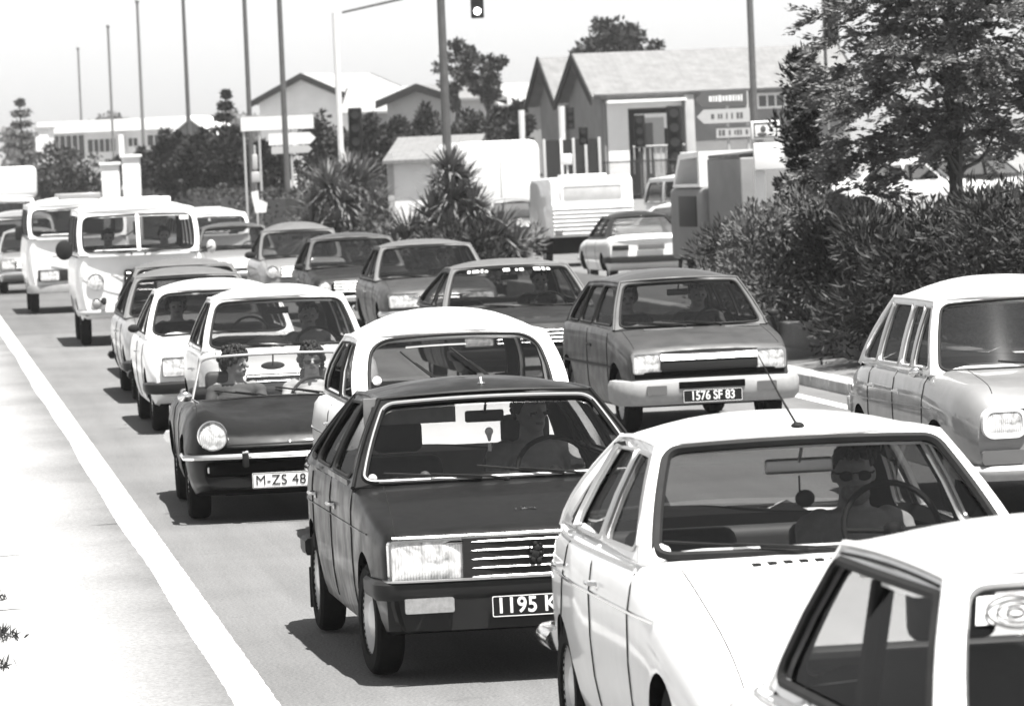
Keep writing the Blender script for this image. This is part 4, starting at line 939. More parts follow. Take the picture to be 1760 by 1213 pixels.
def signpost(label, px, D, boards, posts):
    r = empty('direction_sign', at(px, D)); tagk(r, label, 'road sign')
    S_ = D/F_PX
    for (a, b, t, bt, ar, mt, txt, tmt) in boards:
        m = MB(); x0, x1, z0, z1 = (a-px)*S_, (b-px)*S_, zat((a+b)/2, bt, D), zat((a+b)/2, t, D); board(m, x0, x1, z0, z1, ar); e = part(m, 'sign_board', mt, r)
        m = MB(); bw_ = .018
        if ar == 0: m.prism([(x0, z0), (x1, z0), (x1, z1), (x0, z1)], -.006, -.001, 'xz', holes=[[(x0+bw_, z0+bw_), (x1-bw_, z0+bw_), (x1-bw_, z1-bw_), (x0+bw_, z1-bw_)]]); m.build('sign_border', M[tmt], e)
        if txt:      # unreadable lettering: short marks
            random.seed(int(a)); m = MB(); x = x0+(.45 if ar < 0 else .15)*(x1-x0)*.6
            while x < x1-.12:
                w_ = random.uniform(.03, .07); hh = (z1-z0)*random.uniform(.16, .24); m.box(x, x+w_, -.004, .001, (z0+z1)/2-hh, (z0+z1)/2+hh); x += w_+random.choice((.02, .02, .08))
            m.build('sign_lettering', M[tmt], e)
    for p in posts: m = MB(); m.tube([((p-px)*S_, .06, 0), ((p-px)*S_, .06, zat(p, boards[0][2], D))], .035, 7); part(m, 'post', 'sign_grey', r)
signpost('white boards with right-pointing arrow signs behind the dark pole', 478, 136, [(415, 541, 198, 224, 0, 'sign_white', 0, 'sign_grey'), (462, 543, 229, 249, 1, 'sign_white', 0, 'sign_grey'), (466, 536, 251, 264, 1, 'sign_grey', 0, 'sign_dark')], (420, 446, 500))
signpost('dark and pale left-pointing direction signs in front of the house', 1245, 104, [(1197, 1286, 157, 183, -1, 'sign_dark', 1, 'sign_white'), (1199, 1290, 188, 212, -1, 'sign_grey', 1, 'sign_dark'), (1230, 1292, 218, 238, 0, 'sign_grey', 1, 'sign_dark')], (1252, 1286))
r = empty('pump_sign', at(1316, 70)); tagk(r, 'white double board on a thick white post right of the grey lorry', 'sign'); S_ = 70/F_PX
for a, b, t, bt in ((1291, 1341, 208, 240), (1294, 1347, 246, 293)):
    m = MB(); m.box((a-1316)*S_, (b-1316)*S_, 0, .14, zat(1316, bt, 70), zat(1316, t, 70), .02); part(m, 'sign_board', 'sign_white', r)
m = MB(); m.prism([((a-1316)*S_, zat(1316, b, 70)) for a, b in ((1296, 237), (1336, 237), (1336, 211), (1296, 211))], -.006, -.001, 'xz', holes=[[((a-1316)*S_, zat(1316, b, 70)) for a, b in ((1298, 235), (1334, 235), (1334, 213), (1298, 213))]]); part(m, 'sign_border', 'sign_dark', r)
m = MB(); m.ball(((1312-1316)*S_, -.004, zat(1316, 222, 70)), (.04, .006, .05), 10, 6); m.ball(((1310-1316)*S_, -.004, zat(1316, 231, 70)), (.07, .006, .03), 10, 6); part(m, 'sign_symbol', 'sign_dark', r)
m = MB(); m.box((1295-1316)*S_, (1314-1316)*S_, .16, .32, 0, zat(1316, 210, 70), .02); part(m, 'post', 'sign_white', r)
# keep-right sign and bollards near the hedge end
r = empty('keep_right_sign', at(441, 127)); tagk(r, 'small white sign with arrow shape low beside the hedge end', 'sign'); m = MB(); m.prism([((a-441)*127/F_PX, zat(441, b, 127)) for a, b in ((428, 330), (440, 328), (441, 343), (455, 350), (452, 366), (434, 366), (430, 345))], 0, .03, 'xz'); part(m, 'sign_board', 'sign_white', r); m = MB(); m.tube([(0, .05, .2), (0, .05, 1.4)], .03, 6); part(m, 'post', 'pole', r)
m = MB(); m.box(-.11, .11, -.08, .08, zat(436, 314, 131), zat(436, 296, 131), .02); m.box(-.07, .07, -.06, .06, zat(436, 292, 131), zat(436, 266, 131), .02); m.tube([(0, .1, .2), (0, .1, zat(436, 250, 131))], .03, 6); o = m.build('signal_box', M['sign_grey']); o.location = at(437, 131); tagk(o, 'pale box on a slim post above the hedge end', 'signal box')
# ================================================================ vehicles
# --- dark four-door hatchback, second in the near queue
h = make_car('hatchback_car', 'near-black hatchback with one large rectangular headlight and black plate 1195, in front of the white round-roofed car', 'car', (.07, 22.9), 8.3,
    L=3.58, W=1.52, paint='black_paint', sharp=1, zb=.24, frame='rubber', sealr=.017, ws='c',
    w=[(0, .90), (.03, .935), (.12, .955), (.6, 1), (3.0, 1), (3.45, .96), (3.58, .9)],
    top=[(0, .66), (.03, .70), (.10, .725), (.95, .885), (1.1, .90), (2.9, .92), (3.2, .90), (3.5, .80), (3.58, .70)],
    bot=[(0, .25), (.3, .22), (.6, .2), (3.2, .22), (3.58, .34)], wheels=(.62, 3.02), wr=.275, track=1.36, tw=.135,
    wsb=(.98, .905), wst=(1.50, 1.30, .54), rwt=(2.72, 1.285, .51), rwb=(3.22, .92), sf=.99, apil=.04, roofc=.045, pill=[(1.98, 2.02, .07), (2.72, 2.62, .04)], cpil=(.16, .12), bow=.08, crown=[(0, .012), (.6, .03), (1, .02), (3.58, .02)],
    seams=[(1.06, 1.06, .28, .88), (2.00, 2.00, .28, .90), (2.86, 2.86, .45, .90)], gutter='same', driver_y=1.18, seats=(2, 1), steer=4, swr=.06, swz=.02)
c104 = h
h.root['label'] = 'near-black hatchback with one large rectangular headlight showing and black plate 1195'
s_ = MB(); s_.tube([h.Pw(a, b)+Vector((0, -.008, .004)) for a, b in h.hw_], .009, 6, closed=True); on(h, 'windscreen_trim', s_, 'dullmetal')
for sg in (-1, 1): head_rect(h, sg*.52, .59, .345, .185, .005+.02, bz=.012, r=.012, yawn=sg*-3)
g = MB()
for k in range(5): z = .505+k*.042; g.tube([h.warp(x, -.004, z) for x in (-.34, -.17, 0, .17, .34)], .0045, 5)
grl = MB(); grl.box(-.345, .345, .002, .03, .49, .69); gg = on(h, 'grille', grl, 'plastic'); on(h, 'grille_bar', g, 'dullmetal', gg)
lg = MB()   # heraldic animal badge on the grille, dark
for (x, z, r) in ((0, .60, .022), (.006, .628, .018), (-.012, .575, .014), (.016, .57, .013), (-.022, .612, .009), (.026, .605, .009), (-.026, .63, .007), (.024, .645, .007), (0, .65, .012)): lg.ball((x, -.012, z), (r, .008, r*1.15), 8, 6)
lg.tube([(.01, -.012, .575), (.035, -.012, .585), (.038, -.012, .62), (.03, -.012, .64)], .005, 5); on(h, 'lion_badge', lg, 'rubber')
tr = MB(); tr.tube([h.warp(lerp(-.68, .68, i/12), .0, .705) for i in range(13)], .006, 5); on(h, 'bonnet_trim', tr, 'dullmetal')
bp = [(-.03, -.05), (.05, -.045), (.06, -.02), (.06, .03), (.045, .045), (-.03, .05)]
bumper(h, .0, .455, .715, bp, .45, 'plastic', bow=.05, rad=.07)
bumper(h, -.058, .50, .715, [(-.01, -.006), (.012, -.004), (.012, .004), (-.01, .006)], .42, 'dullmetal', bow=.05, nm='bumper_trim', rad=.07)
bumper(h, 3.58, .44, .72, bp, .35, 'plastic', bow=.04, sgn=1)
for sg in (-1, 1):
    m = MB(); m.prism(rrect(-.118, .118, -.035, .035, .01), -.012, .02, 'xz'); e = on(h, 'indicator', m, 'dlens'); e.location = (sg*.525, -.05, .385)
vl = MB(); vl.sweep([(0, -.10), (.02, -.10), (.03, .05), (0, .06)], [(-.70, .10, .36), (-.5, 0, .36), (0, -.03, .36), (.5, 0, .36), (.70, .10, .36)]); on(h, 'front_valance', vl, 'plastic')
plate(h, 0, -.072, .365, '1195 K', .46, .105, True, align='LEFT', th=.075, xs=.93)
text('104', .028, h.root, M['chrome'], (.0, .30, h.ztop(.30)+.006), (math.radians(8), 0, 0), 'bonnet_badge', xs=2.2, ext=.004)
wiper(h, -.02, .02, .56, 172); wiper(h, .52, .02, .5, 168); mirror_in(h, .2)
for yy in (1.88, 2.78): door_handle(h, yy, .76, 'dullmetal')
strip(h, .45, 3.4, .70, .705, .004, 'black_paint', 'body_crease'); bonnet_line(h, .66, .60, .06, 1.0); tail_basic(h)
m = MB(); m.ball((0, 0, 0), (.02, .02, .012), 10, 6); m.tube([(0, 0, 0), (0, .02, .03)], .006, 6); e = on(h, 'aerial_base', m, 'chrome'); e.location = h.Proof(0, .12)
for sg in (-1, 1):
    m = MB(); m.box(sg*.66-.09, sg*.66+.09, 3.33, 3.345, .1, .32, .004); on(h, 'mudflap', m, 'rubber')
m = MB(); m.lathe([(.001, -.004), (.022, -.004), (.022, 0), (.001, 0)], (0, 0, 0), 'y', 16); e = on(h, 'sticker', m, 'paper'); e.location = h.Pw(-.88, .1)+Vector((0, .0, 0))
m = MB(); m.box(-.62, -.15, 0, .012, -.07, .07, .004); e = on(h, 'sun_visor', m, 'lseat'); e.location = h.Pw(0, .92)+Vector((0, .12, -.05))
m = MB(); m.ball((0, 0, 0), (.022, .012, .022), 10, 6); m.tube([(0, 0, -.01), (0, 0, -.05)], [.018, .006], 6); m.tube([(0, 0, -.06), (0, 0, -.10)], .01, 6); e = m.build('hanging_charm', M['paper'], h.root); e.location = h.Pw(0, .9)+Vector((.02, .15, -.17))
m = MB(); m.ball((0, 0, 0), (.07, .06, .035), 12, 8); m.ball((.05, 0, .02), (.03, .04, .03), 10, 6); e = on(h, 'dashboard_tray', m, 'lseat'); e.location = (-.42, 1.14, .90)

# --- white five-door fastback in front of it
h = make_car('fastback_car', 'white five-door fastback with bearded driver, roof aerial and row of small bonnet slots', 'car', (1.40, 16.75), 8.2,
    L=4.25, W=1.60, paint='white_paint', frame='rubber', sealr=.020, fender=[(0, .0), (.4, .015), (1.4, .0), (4.25, 0)],
    w=[(0, .86), (.06, .92), (.25, .96), (.9, 1), (2.6, 1), (3.6, .95), (4.05, .86), (4.25, .76)],
    top=[(0, .46), (.05, .53), (.2, .61), (.8, .79), (1.40, .925), (1.6, .945), (2.8, .955), (3.5, .94), (3.9, .89), (4.18, .76), (4.25, .66)],
    bot=[(0, .28), (.3, .22), (.7, .19), (3.4, .19), (4.25, .36)], wheels=(.88, 3.36), wr=.28, track=1.36,
    wsb=(1.48, .95), wst=(2.06, 1.35, .56), rwt=(3.18, 1.325, .51), rwb=(3.92, .93), roofc=.06, arch=.02, pill=[(2.42, 2.42, .07), (3.14, 3.02, .05)], cpil=(.42, .22), bow=.13, crown=[(0, .02), (.6, .045), (1.5, .03), (4.25, .03)],
    seams=[(1.56, 1.50, .30, .90), (2.42, 2.42, .26, .92), (3.36, 3.10, .5, .92)], driver_y=1.10, swr=.05, sframe='dullmetal', ssr=.010, seatm='seat', sf=.93, swz=.06, swr_=24, arch_h=-.03)
cw = h
strip(h, 1.55, 3.85, .915, .915, .008, 'dullmetal', 'belt_trim'); strip(h, 1.02, 4.0, .755, .76, .008, 'chrome', 'body_crease')
for yy in (2.32, 3.26):
    door_handle(h, yy, .80, 'chrome', .11)
bonnet_line(h, .62, .62, .1, 1.3)
m = MB()
for k in range(9):
    x = lerp(-.34, .14, k/8); m.box(x-.018, x+.012, 1.24, 1.29, h.ztop(1.26, x)-.012, h.ztop(1.28, x)+.003)
on(h, 'bonnet_vent', m, 'rubber')
wiper(h, -.02, .03, .62, 171); wiper(h, .30, .03, .5, 6); mirror_in(h, .27, 0, True)
p = h.Pw(0, .9); m = MB(); m.tube([(0, p.y+.155, p.z-.13), (0, p.y+.155, p.z-.2)], .004, 6); m.ball((.02, p.y+.155, p.z-.22), (.04, .02, .035), 12, 8); on(h, 'hanging_charm', m, 'plastic')
p = h.Proof(0, .06); m = MB(); m.ball(p, (.028, .028, .018), 12, 8); m.tube([p, p+Vector((-.06, .03, .12)), p+Vector((-.14, .07, .30))], [.006, .004, .002], 6); on(h, 'roof_aerial', m, 'rubber')
m = MB(); m.lathe([(.001, -.004), (.035, -.004), (.035, 0), (.001, 0)], (0, 0, 0), 'y', 18); e = on(h, 'sticker', m, 'paper'); e.location = h.Pw(-.90, .09); e.rotation_euler = (math.radians(-40), 0, 0)
for sg in (-1, 1): head_rect(h, sg*.56, .445, .24, .10, .035, bz=.012, r=.03, yawn=-sg*4)
m = MB(); m.box(-.40, .40, .0, .03, .41, .50, .01); on(h, 'grille', m, 'plastic')
bumper(h, .0, .34, .75, PROF_CHROME, .5); bumper(h, 4.25, .44, .74, PROF_CHROME, .45, sgn=1, rad=.16, bow=.08); tail_basic(h, .64, .16, .14)
plate(h, 0, -.055, .36, '', .46, .105, True)

# --- nearest white car, only its roof, door and part of the windscreen in frame
h = make_car('saloon_car', 'nearest white saloon at bottom right with a sun strip on its windscreen', 'car', (1.94, 11.05), 8.2,
    L=4.25, W=1.62, paint='white_paint', frame='dullmetal', sealr=.016,
    w=[(0, .90), (.1, .95), (.6, 1), (3.4, 1), (4.1, .95), (4.25, .88)], top=[(0, .62), (.06, .70), (.15, .74), (1.1, .86), (1.3, .88), (3.2, .88), (3.6, .86), (4.15, .78), (4.25, .70)],
    wheels=(.75, 3.25), wsb=(1.14, .885), wst=(1.68, 1.335, .585), rwt=(3.10, 1.32, .55), rwb=(3.30, .89), roofc=.06, pill=[], cpil=(.07, .05), rpil=.06, bow=.08,
    seams=[(1.30, 1.22, .3, .86), (2.36, 2.36, .28, .86)], sframe='rubber', ssr=.016, swr=.05, driver_y=1.25, seatm='seat', seat_top=1.04, seats=(2, 1), hd=.05, apil=.06, bot=[(0, .34), (.3, .26), (3.6, .24), (4.25, .36)])
cn = h
for sg in (-1, 1):
    m = MB(); m.tube([(sg*(h.xs(y, h.zroof(y)-.03)+.002), y, h.zroof(y)-.03) for y in [lerp(1.72, 3.08, i/10) for i in range(11)]], .005, 6); on(h, 'drip_rail_gap', m, 'rubber')
m = MB(); m.grid(lambda u, v: h.Pw(lerp(-.86, .86, u), lerp(.74, .88, v))+Vector((0, .004, -.002)), 20, 3); on(h, 'sun_strip', m, 'paper')
m = MB()
for r, t in ((.055, .010), (.035, .008), (.016, .008)):
    q = h.Pw(-.70, .79); m.tube([Vector((q.x+1.4*r*math.cos(a), q.y-.004+r*math.sin(a)*.75, q.z+r*math.sin(a)*.7)) for a in [2*PI*i/24 for i in range(24)]], t*.5, 5, closed=True)
on(h, 'round_emblem', m, 'dlens2')
for sg in (-1, 1):
    m = MB(); m.box(sg*.66-.03, sg*.66+.03, 2.38, 2.50, .5, .90, .01); m.tube([(sg*.66, 2.44, .88), (sg*.585, 2.46, 1.26)], .035, 8); on(h, 'door_pillar', m, 'interior')
door_handle(h, 2.22, .74); wiper(h, -.1, .02, .5, 170); mirror_in(h, .2)
m = MB(); m.ball((0, 0, 0), (.035, .022, .014), 12, 8); e = on(h, 'aerial_base', m, 'white_paint'); e.location = h.Proof(.05, .55)+Vector((0, 0, .01))
for sg in (-1, 1): head_round(h, sg*.60, .66, .09, .02)
m = MB(); m.box(-.46, .46, -.005, .03, .58, .73, .01); on(h, 'grille', m, 'plastic')
bumper(h, 0, .46, .79, PROF_CHROME, .4); bumper(h, 4.25, .46, .79, PROF_CHROME, .4, sgn=1); tail_basic(h)
strip(h, .3, 4.0, .84, .85, .006, 'chrome')

# --- white round-roofed car behind the dark hatchback
h = make_car('round_roofed_car', 'white car with tall rounded roof and two upright wipers, directly behind the near-black hatchback', 'car', (-.17, 29.4), 7.6,
    L=3.95, W=1.58, paint='white_paint', frame='rubber', sealr=.012, fender=[(0, 0), (.3, .03), (1.0, .02), (1.3, 0), (3.95, 0)],
    w=[(0, .80), (.1, .90), (.4, .97), (1, 1), (3, 1), (3.7, .92), (3.95, .8)], top=[(0, .60), (.06, .70), (.25, .78), (1.1, .95), (1.3, .96), (2.9, .97), (3.3, .95), (3.85, .85), (3.95, .7)],
    wheels=(.72, 3.1), wsb=(1.15, .96), wst=(1.60, 1.375, .60), rwt=(2.85, 1.36, .56), rwb=(3.45, .97), roofc=.125, arch=.035, rarch=.03, apil=.10, wtop=.045, wsr=.15, bulge=.03, bow=.14, pill=[(2.1, 2.1, .07)], seams=[(1.2, 1.2, .35, .94), (2.12, 2.12, .3, .94)], driver_y=1.25, sframe='rubber', sf=.87)
for u in (-.62, -.12):
    wiper(h, u+.42, .28, .40, 128)
m = MB(); m.grid(lambda u, v: h.Pw(lerp(-.5, .12, u), lerp(.83, .86, v))+Vector((0, .05, -.02)), 8, 2); on(h, 'sun_visor', m, 'paper')
m = MB(); m.lathe([(.001, -.004), (.03, -.004), (.03, 0), (.001, 0)], (0, 0, 0), 'y', 16); e = on(h, 'sticker', m, 'paper'); e.location = h.Pw(-.78, .38)
for sg in (-1, 1): head_round(h, sg*.58, .68, .09, .06)
m = MB(); m.box(-.4, .4, .0, .04, .5, .68, .02); on(h, 'grille', m, 'dullmetal'); bumper(h, 0, .42, .76, PROF_CHROME, .4, rad=.16, bow=.08); bumper(h, 3.95, .44, .76, PROF_CHROME, .4, sgn=1, rad=.16, bow=.08); tail_basic(h)
door_handle(h, 2.0, .82); strip(h, .6, 3.6, .74, .74, .006)

# --- dark open sports car
def build_sport():
    h = make_car('sports_car', 'dark open-top sports car with round headlights, slim chrome bumper and white plate M-ZS 48', 'car', (-1.60, 34.0), 6.2,
        L=3.79, W=1.49, paint='black_paint', green=False, cab=True, int='interior',
        nb=.13, fender=[(0, .02), (.15, .055), (.5, .11), (.9, .085), (1.3, .02), (2.6, .01), (3.0, .03), (3.79, 0)],
        w=[(0, .82), (.05, .89), (.25, .96), (.7, 1), (1.4, .97), (2.2, .96), (2.9, .99), (3.5, .95), (3.79, .84)],
        top=[(0, .50), (.04, .57), (.2, .62), (.6, .68), (1.3, .775), (1.5, .79), (2.5, .78), (3.0, .77), (3.6, .73), (3.79, .62)],
        bot=[(0, .24), (.2, .2), (.5, .17), (3.3, .2), (3.79, .34)], crown=[(0, .03), (.5, .06), (1.3, .06), (1.6, .02), (3.79, .03)], wheels=(.69, 2.80), wr=.28, track=1.26,
        wsb=(1.50, .78), rwb=(2.55, .78), wst=(1.72, 1.12, .5), rwt=(2, 1.1, .5), sf=.92, seats=(1, 0), driver_y=.86, seat_z=.34, seat_top=.86, swz=.0,
        seams=[(1.62, 1.56, .3, .76), (2.40, 2.44, .3, .76)])
    def Pw(u, v): return Vector((u*lerp(.62, .53, v), lerp(1.44, 1.66, v)-.10*(1-u*u), lerp(.80, 1.115, v)+.015*(1-u*u)*v+.02*(1-u*u)*(1-v)))
    h.Pw = Pw
    hole = [(a*2-1, b) for a, b in round_poly([(0, 0), (1, 0), (1, 1), (0, 1)], [.02, .02, .12, .12], 6, sub=.08)]
    m = MB(); m.grid(lambda a, b: Pw(lerp(-.985, .985, a), lerp(.01, .98, b)), 14, 6); o = m.build('windscreen', M['glass'], h.root, smooth=60, fixn=False)
    m = MB(); m.tube([Pw(a, b) for a, b in hole], .010, 7, closed=True); m.build('windscreen_frame', M['dullmetal'], o)
    for sg in (-1, 1): head_round(h, sg*.54, .62, .098, .03, bz=.008)
    bumper(h, -.03, .475, .735, [(-.015, -.022), (.02, -.018), (.032, 0), (.02, .018), (-.015, .022)], .42, 'chrome', bow=.05, rad=.12)
    for sg in (-1, 1):
        m = MB(); m.box(sg*.32-.022, sg*.32+.022, -.095, -.03, .40, .50, .012); on(h, 'overrider', m, 'rubber'); m = MB(); m.box(sg*.32-.024, sg*.32+.024, -.099, -.03, .495, .512, .005); on(h, 'overrider_cap', m, 'chrome')
        m = MB(); m.prism(rrect(-.09, .09, -.022, .022, .01), -.01, .03, 'xz'); e = on(h, 'indicator', m, 'dlens'); e.location = (sg*.50, -.0, .385)
    m = MB(); m.box(-.60, .60, -.012, .02, .33, .44, .03); on(h, 'grille_opening', m, 'under')
    plate(h, .0, -.09, .30, 'M-ZS 48', .56, .11, False, align='LEFT', th=.072, xs=1.0, bold=-.0005)
    tr = MB(); tr.tube([h.warp(lerp(-.55, .55, i/12), -.006, .555) for i in range(13)], .006, 5); on(h, 'bonnet_trim', tr, 'rubber')
    m = MB(); m.ball((0, -.02, .565), (.018, .008, .01), 8, 6); on(h, 'bonnet_badge', m, 'chrome')
    bonnet_line(h, .64, .60, .12, 1.36)
    m = MB(); m.tube([h.warp(lerp(-.55, .55, i/14), 1.30-.06*(1-(2*i/14-1)**2), h.ztop(1.28, lerp(-.55, .55, i/14))+.002) for i in range(15)], .005, 5); on(h, 'scuttle_vent', m, 'rubber')
    for u in (-.62, .12): wiper(h, u+.5, .0, .38, 168)
    m = MB(); m.ball(Pw(0, .9)+Vector((0, .08, -.06)), (.09, .012, .03), 14, 8); m.tube([Pw(0, .98), Pw(0, .9)+Vector((0, .08, -.06))], .006, 6); on(h, 'rear_view_mirror', m, 'plastic')
    side_mirror(h, 1.15, .84, .56, 'chrome', .055)
    # folded hood behind the seats
    m = MB(); m.box(-.60, .60, 2.42, 2.72, .76, .86, .05); on(h, 'folded_hood', m, 'rubber', smooth=50)
    bumper(h, 3.79, .45, .72, PROF_CHROME, .3, sgn=1, rad=.16); tail_basic(h, .58, .2, .1)
    m = MB()
    for sg in (-1, 1):
        x = sg*.36; m.box(x-.11, x+.11, 2.42, 2.50, .82, .98, .04)
    on(h, 'headrest', m, 'seat', smooth=50); return h
csp = build_sport()

# --- grey small hatchback (right lane)
h = make_car('small_hatchback_car', 'mid-grey small hatchback with plastic bumper, square headlights and black plate 1576 SF 83', 'car', (1.76, 42.8), 9.5,
    L=3.52, W=1.525, paint='grey_paint', frame='rubber', sealr=.012, sharp=1, frk=.12, nb=.05,
    w=[(0, .93), (.06, .955), (.5, 1), (3, 1), (3.4, .95), (3.52, .88)], top=[(0, .70), (.03, .735), (.10, .755), (.75, .88), (.9, .905), (2.8, .93), (3.2, .93), (3.45, .82), (3.52, .66)],
    bot=[(0, .24), (.3, .22), (3.2, .22), (3.52, .34)], wheels=(.58, 2.98), wr=.285, track=1.28, wsb=(.80, .915), wst=(1.26, 1.325, .545), rwt=(2.78, 1.31, .54), rwb=(3.30, .93), roofc=.07, pill=[(1.86, 1.86, .06), (2.55, 2.52, .05)], cpil=(.2, .1), bow=.07,
    seams=[(.90, .90, .28, .88), (1.90, 1.90, .28, .90)], driver_y=1.2, gutter='same', wsr=.06)
cr5 = h
for sg in (-1, 1):
    head_rect(h, sg*.565, .625, .24, .16, .045, bz=.014, bezel='dullmetal', r=.015, yawn=-sg*5)
m = MB(); m.prism([(.005, .645), (.07, .72), (.10, .70), (.06, .635)], -.44, .44, 'yz'); on(h, 'bonnet_lip_shine', m, 'lip_shine')  # added pale strip: the bonnet lip's reflection put into its colour
m = MB(); m.box(-.44, .44, .012, .05, .555, .632, .006); on(h, 'grille', m, 'plastic')
m = MB(); m.box(-.68, .68, .03, .06, .49, .545, .006); on(h, 'bumper_gap', m, 'under').name = 'lower_grille'
bpf = [(-.03, -.12), (.04, -.12), (.085, -.07), (.09, .06), (.07, .10), (-.03, .11)]
bumper(h, .03, .37, .765, bpf, .36, 'gplastic', bow=.05, rad=.16); bumper(h, 3.50, .37, .765, bpf, .36, 'gplastic', bow=.05, rad=.16, sgn=1)
for sg in (-1, 1):
    m = MB(); m.prism(rrect(-.09, .09, -.04, .04, .01), -.008, .02, 'xz'); e = on(h, 'indicator', m, 'dlens2'); e.location = (sg*.50, -.04, .385)
m = MB(); m.box(-.30, .30, -.064, -.03, .39, .45, .008)
on(h, 'bumper_slot', m, 'under')
plate(h, 0, -.066, .32, '1576 SF 83', .54, .115, True, th=.08, xs=.82, spacing=1.0)
wiper(h, -.12, .03, .50, 172); wiper(h, .35, .03, .5, 172); mirror_in(h, .2); side_mirror(h, 1.0, .97, .70, 'plastic', .05, sides=(1,))
m = MB()
for x0, x1 in ((-.45, .0), (.3, .62)): m.box(x0, x1, .70, .73, h.ztop(.7)-.004, h.ztop(.7)+.004)
on(h, 'cowl_vent', m, 'dullmetal'); door_handle(h, 1.78, .76, 'plastic'); strip(h, .7, 3.2, .58, .58, .012, 'plastic'); bonnet_line(h, .66, .64, .08, .8); tail_basic(h)

# --- pale saloon with oval headlights at the right edge
h = make_car('grey_family_car', 'light grey car with white roof and white-rimmed headlights at the right edge', 'car', (3.66, 31.0), 8.3,
    L=3.98, W=1.58, paint='lgrey_paint', roofpaint='white_paint', frame='rubber', sealr=.012, fender=[(0, .02), (.3, .05), (.8, .05), (1.2, .01), (3.98, 0)],
    w=[(0, .86), (.06, .91), (.4, .98), (.9, 1), (3.0, .98), (3.6, .93), (3.98, .84)], top=[(0, .72), (.05, .78), (.2, .83), (.9, .90), (1.15, .935), (2.9, .95), (3.3, .93), (3.85, .80), (3.98, .66)],
    bot=[(0, .34), (.3, .30), (3.5, .30), (3.98, .40)], wheels=(.80, 3.20), wr=.30, track=1.27, wsb=(1.04, .945), wst=(1.42, 1.415, .60), rwt=(2.80, 1.415, .56), rwb=(3.40, .95), sarch=.005, roofc=.11, arch=.03, pill=[(1.66, 1.62, .05), (2.02, 2.02, .07), (2.74, 2.70, .06)], cpil=(.10, .08), bow=.09, wsr=.07,
    seams=[(1.20, 1.12, .36, .92), (2.04, 2.04, .34, .93), (2.86, 2.84, .4, .93)], driver_y=1.2, sframe='dullmetal', ssr=.009, crown=[(0, .03), (1, .05), (1.3, .02), (3.98, .02)])
cami = h
for sg in (-1, 1):
    e = head_rect(h, sg*.51, .655, .24, .14, .02, bz=.03, bezel='white_paint', r=.045, yawn=-sg*5)
    m = MB(); m.prism(rrect(-.14, .14, -.045, .045, .02), -.012, .03, 'xz'); e = on(h, 'indicator', m, 'dlens2'); e.location = (sg*.53, -.005, .435)
m = MB(); m.box(-.33, .33, -.012, .03, .50, .66, .02); on(h, 'grille', m, 'dullmetal')
bumper(h, -.03, .33, .74, [(-.02, -.05), (.03, -.045), (.05, -.01), (.05, .02), (.02, .05), (-.02, .05)], .4, 'gplastic', rad=.15); bumper(h, 3.98, .42, .74, PROF_CHROME, .3, sgn=1, rad=.15); tail_basic(h)
for y_, z_ in ((1.92, .80), (2.72, .81)):
    door_handle(h, y_, z_, 'chrome', .06)
side_mirror(h, 1.22, .93, .68, 'chrome', .05, sides=(-1, 1)); wiper(h, .3, .03, .5, 172); bonnet_line(h, .56, .50, .1, 1.0)
plate(h, 0, -.085, .40, '', .46, .10, True)
strip(h, .9, 3.7, .72, .70, .006, 'lgrey_paint', 'body_crease')
m = MB(); m.box(.1, .3, .93, .96, h.ztop(.94)-.004, h.ztop(.94)+.004); on(h, 'cowl_vent', m, 'rubber')
# --- pale car close behind the sports car
def simple(name, label, loc, yaw=7.4, lights=None, grp=None, extra=None, plates=None, **kw):
    h = make_car(name, label, 'car', loc, yaw, grp, **kw); S = h.S; L = S['L']; HW = S['W']/2
    if lights:
        k, x, z, w_, hh = lights
        for sg in (-1, 1):
            y0 = S['nb']*(x/HW)**2+.005
            (head_rect(h, sg*x, z, w_, hh, y0, bz=.012, r=.02, yawn=-sg*4) if k == 'rect' else head_round(h, sg*x, z, w_, y0))
        if k == 'rect': gx = x-w_/2-.03
        else: gx = x-w_-.04
        m = MB(); m.box(-gx, gx, -.004, .03, z-hh*.5, z+hh*.5, .008); gr = on(h, 'grille', m, 'plastic')
        b = MB()
        for i in range(4): zz = z-hh*.4+i*hh*.8/3; b.tube([(-gx+.01, -.008, zz), (gx-.01, -.008, zz)], .004, 5)
        on(h, 'grille_bar', b, 'dullmetal', gr)
    bz = S.get('bz', .45)
    bumper(h, .0, bz, HW-.02, PROF_CHROME if S.get('bm', 'chrome') == 'chrome' else [(-.02, -.06), (.04, -.055), (.06, -.02), (.06, .04), (-.02, .06)], .35, S.get('bm', 'chrome'), bow=.05)
    bumper(h, L, bz, HW-.02, PROF_CHROME, .35, S.get('bm', 'chrome'), bow=.05, sgn=1); tail_basic(h, .64)
    if plates is not None: plate(h, 0, -.07, bz-.09, '', .48, .10, plates)
    wiper(h, -.05, .03, .45, 172); wiper(h, .45, .03, .42, 172); mirror_in(h, .19)
    door_handle(h, S['pill'][0][0]-.1 if S['pill'] else 2, .74)
    bonnet_line(h, HW*.84, HW*.8, .1, S['wsb'][0]-.08)
    return h
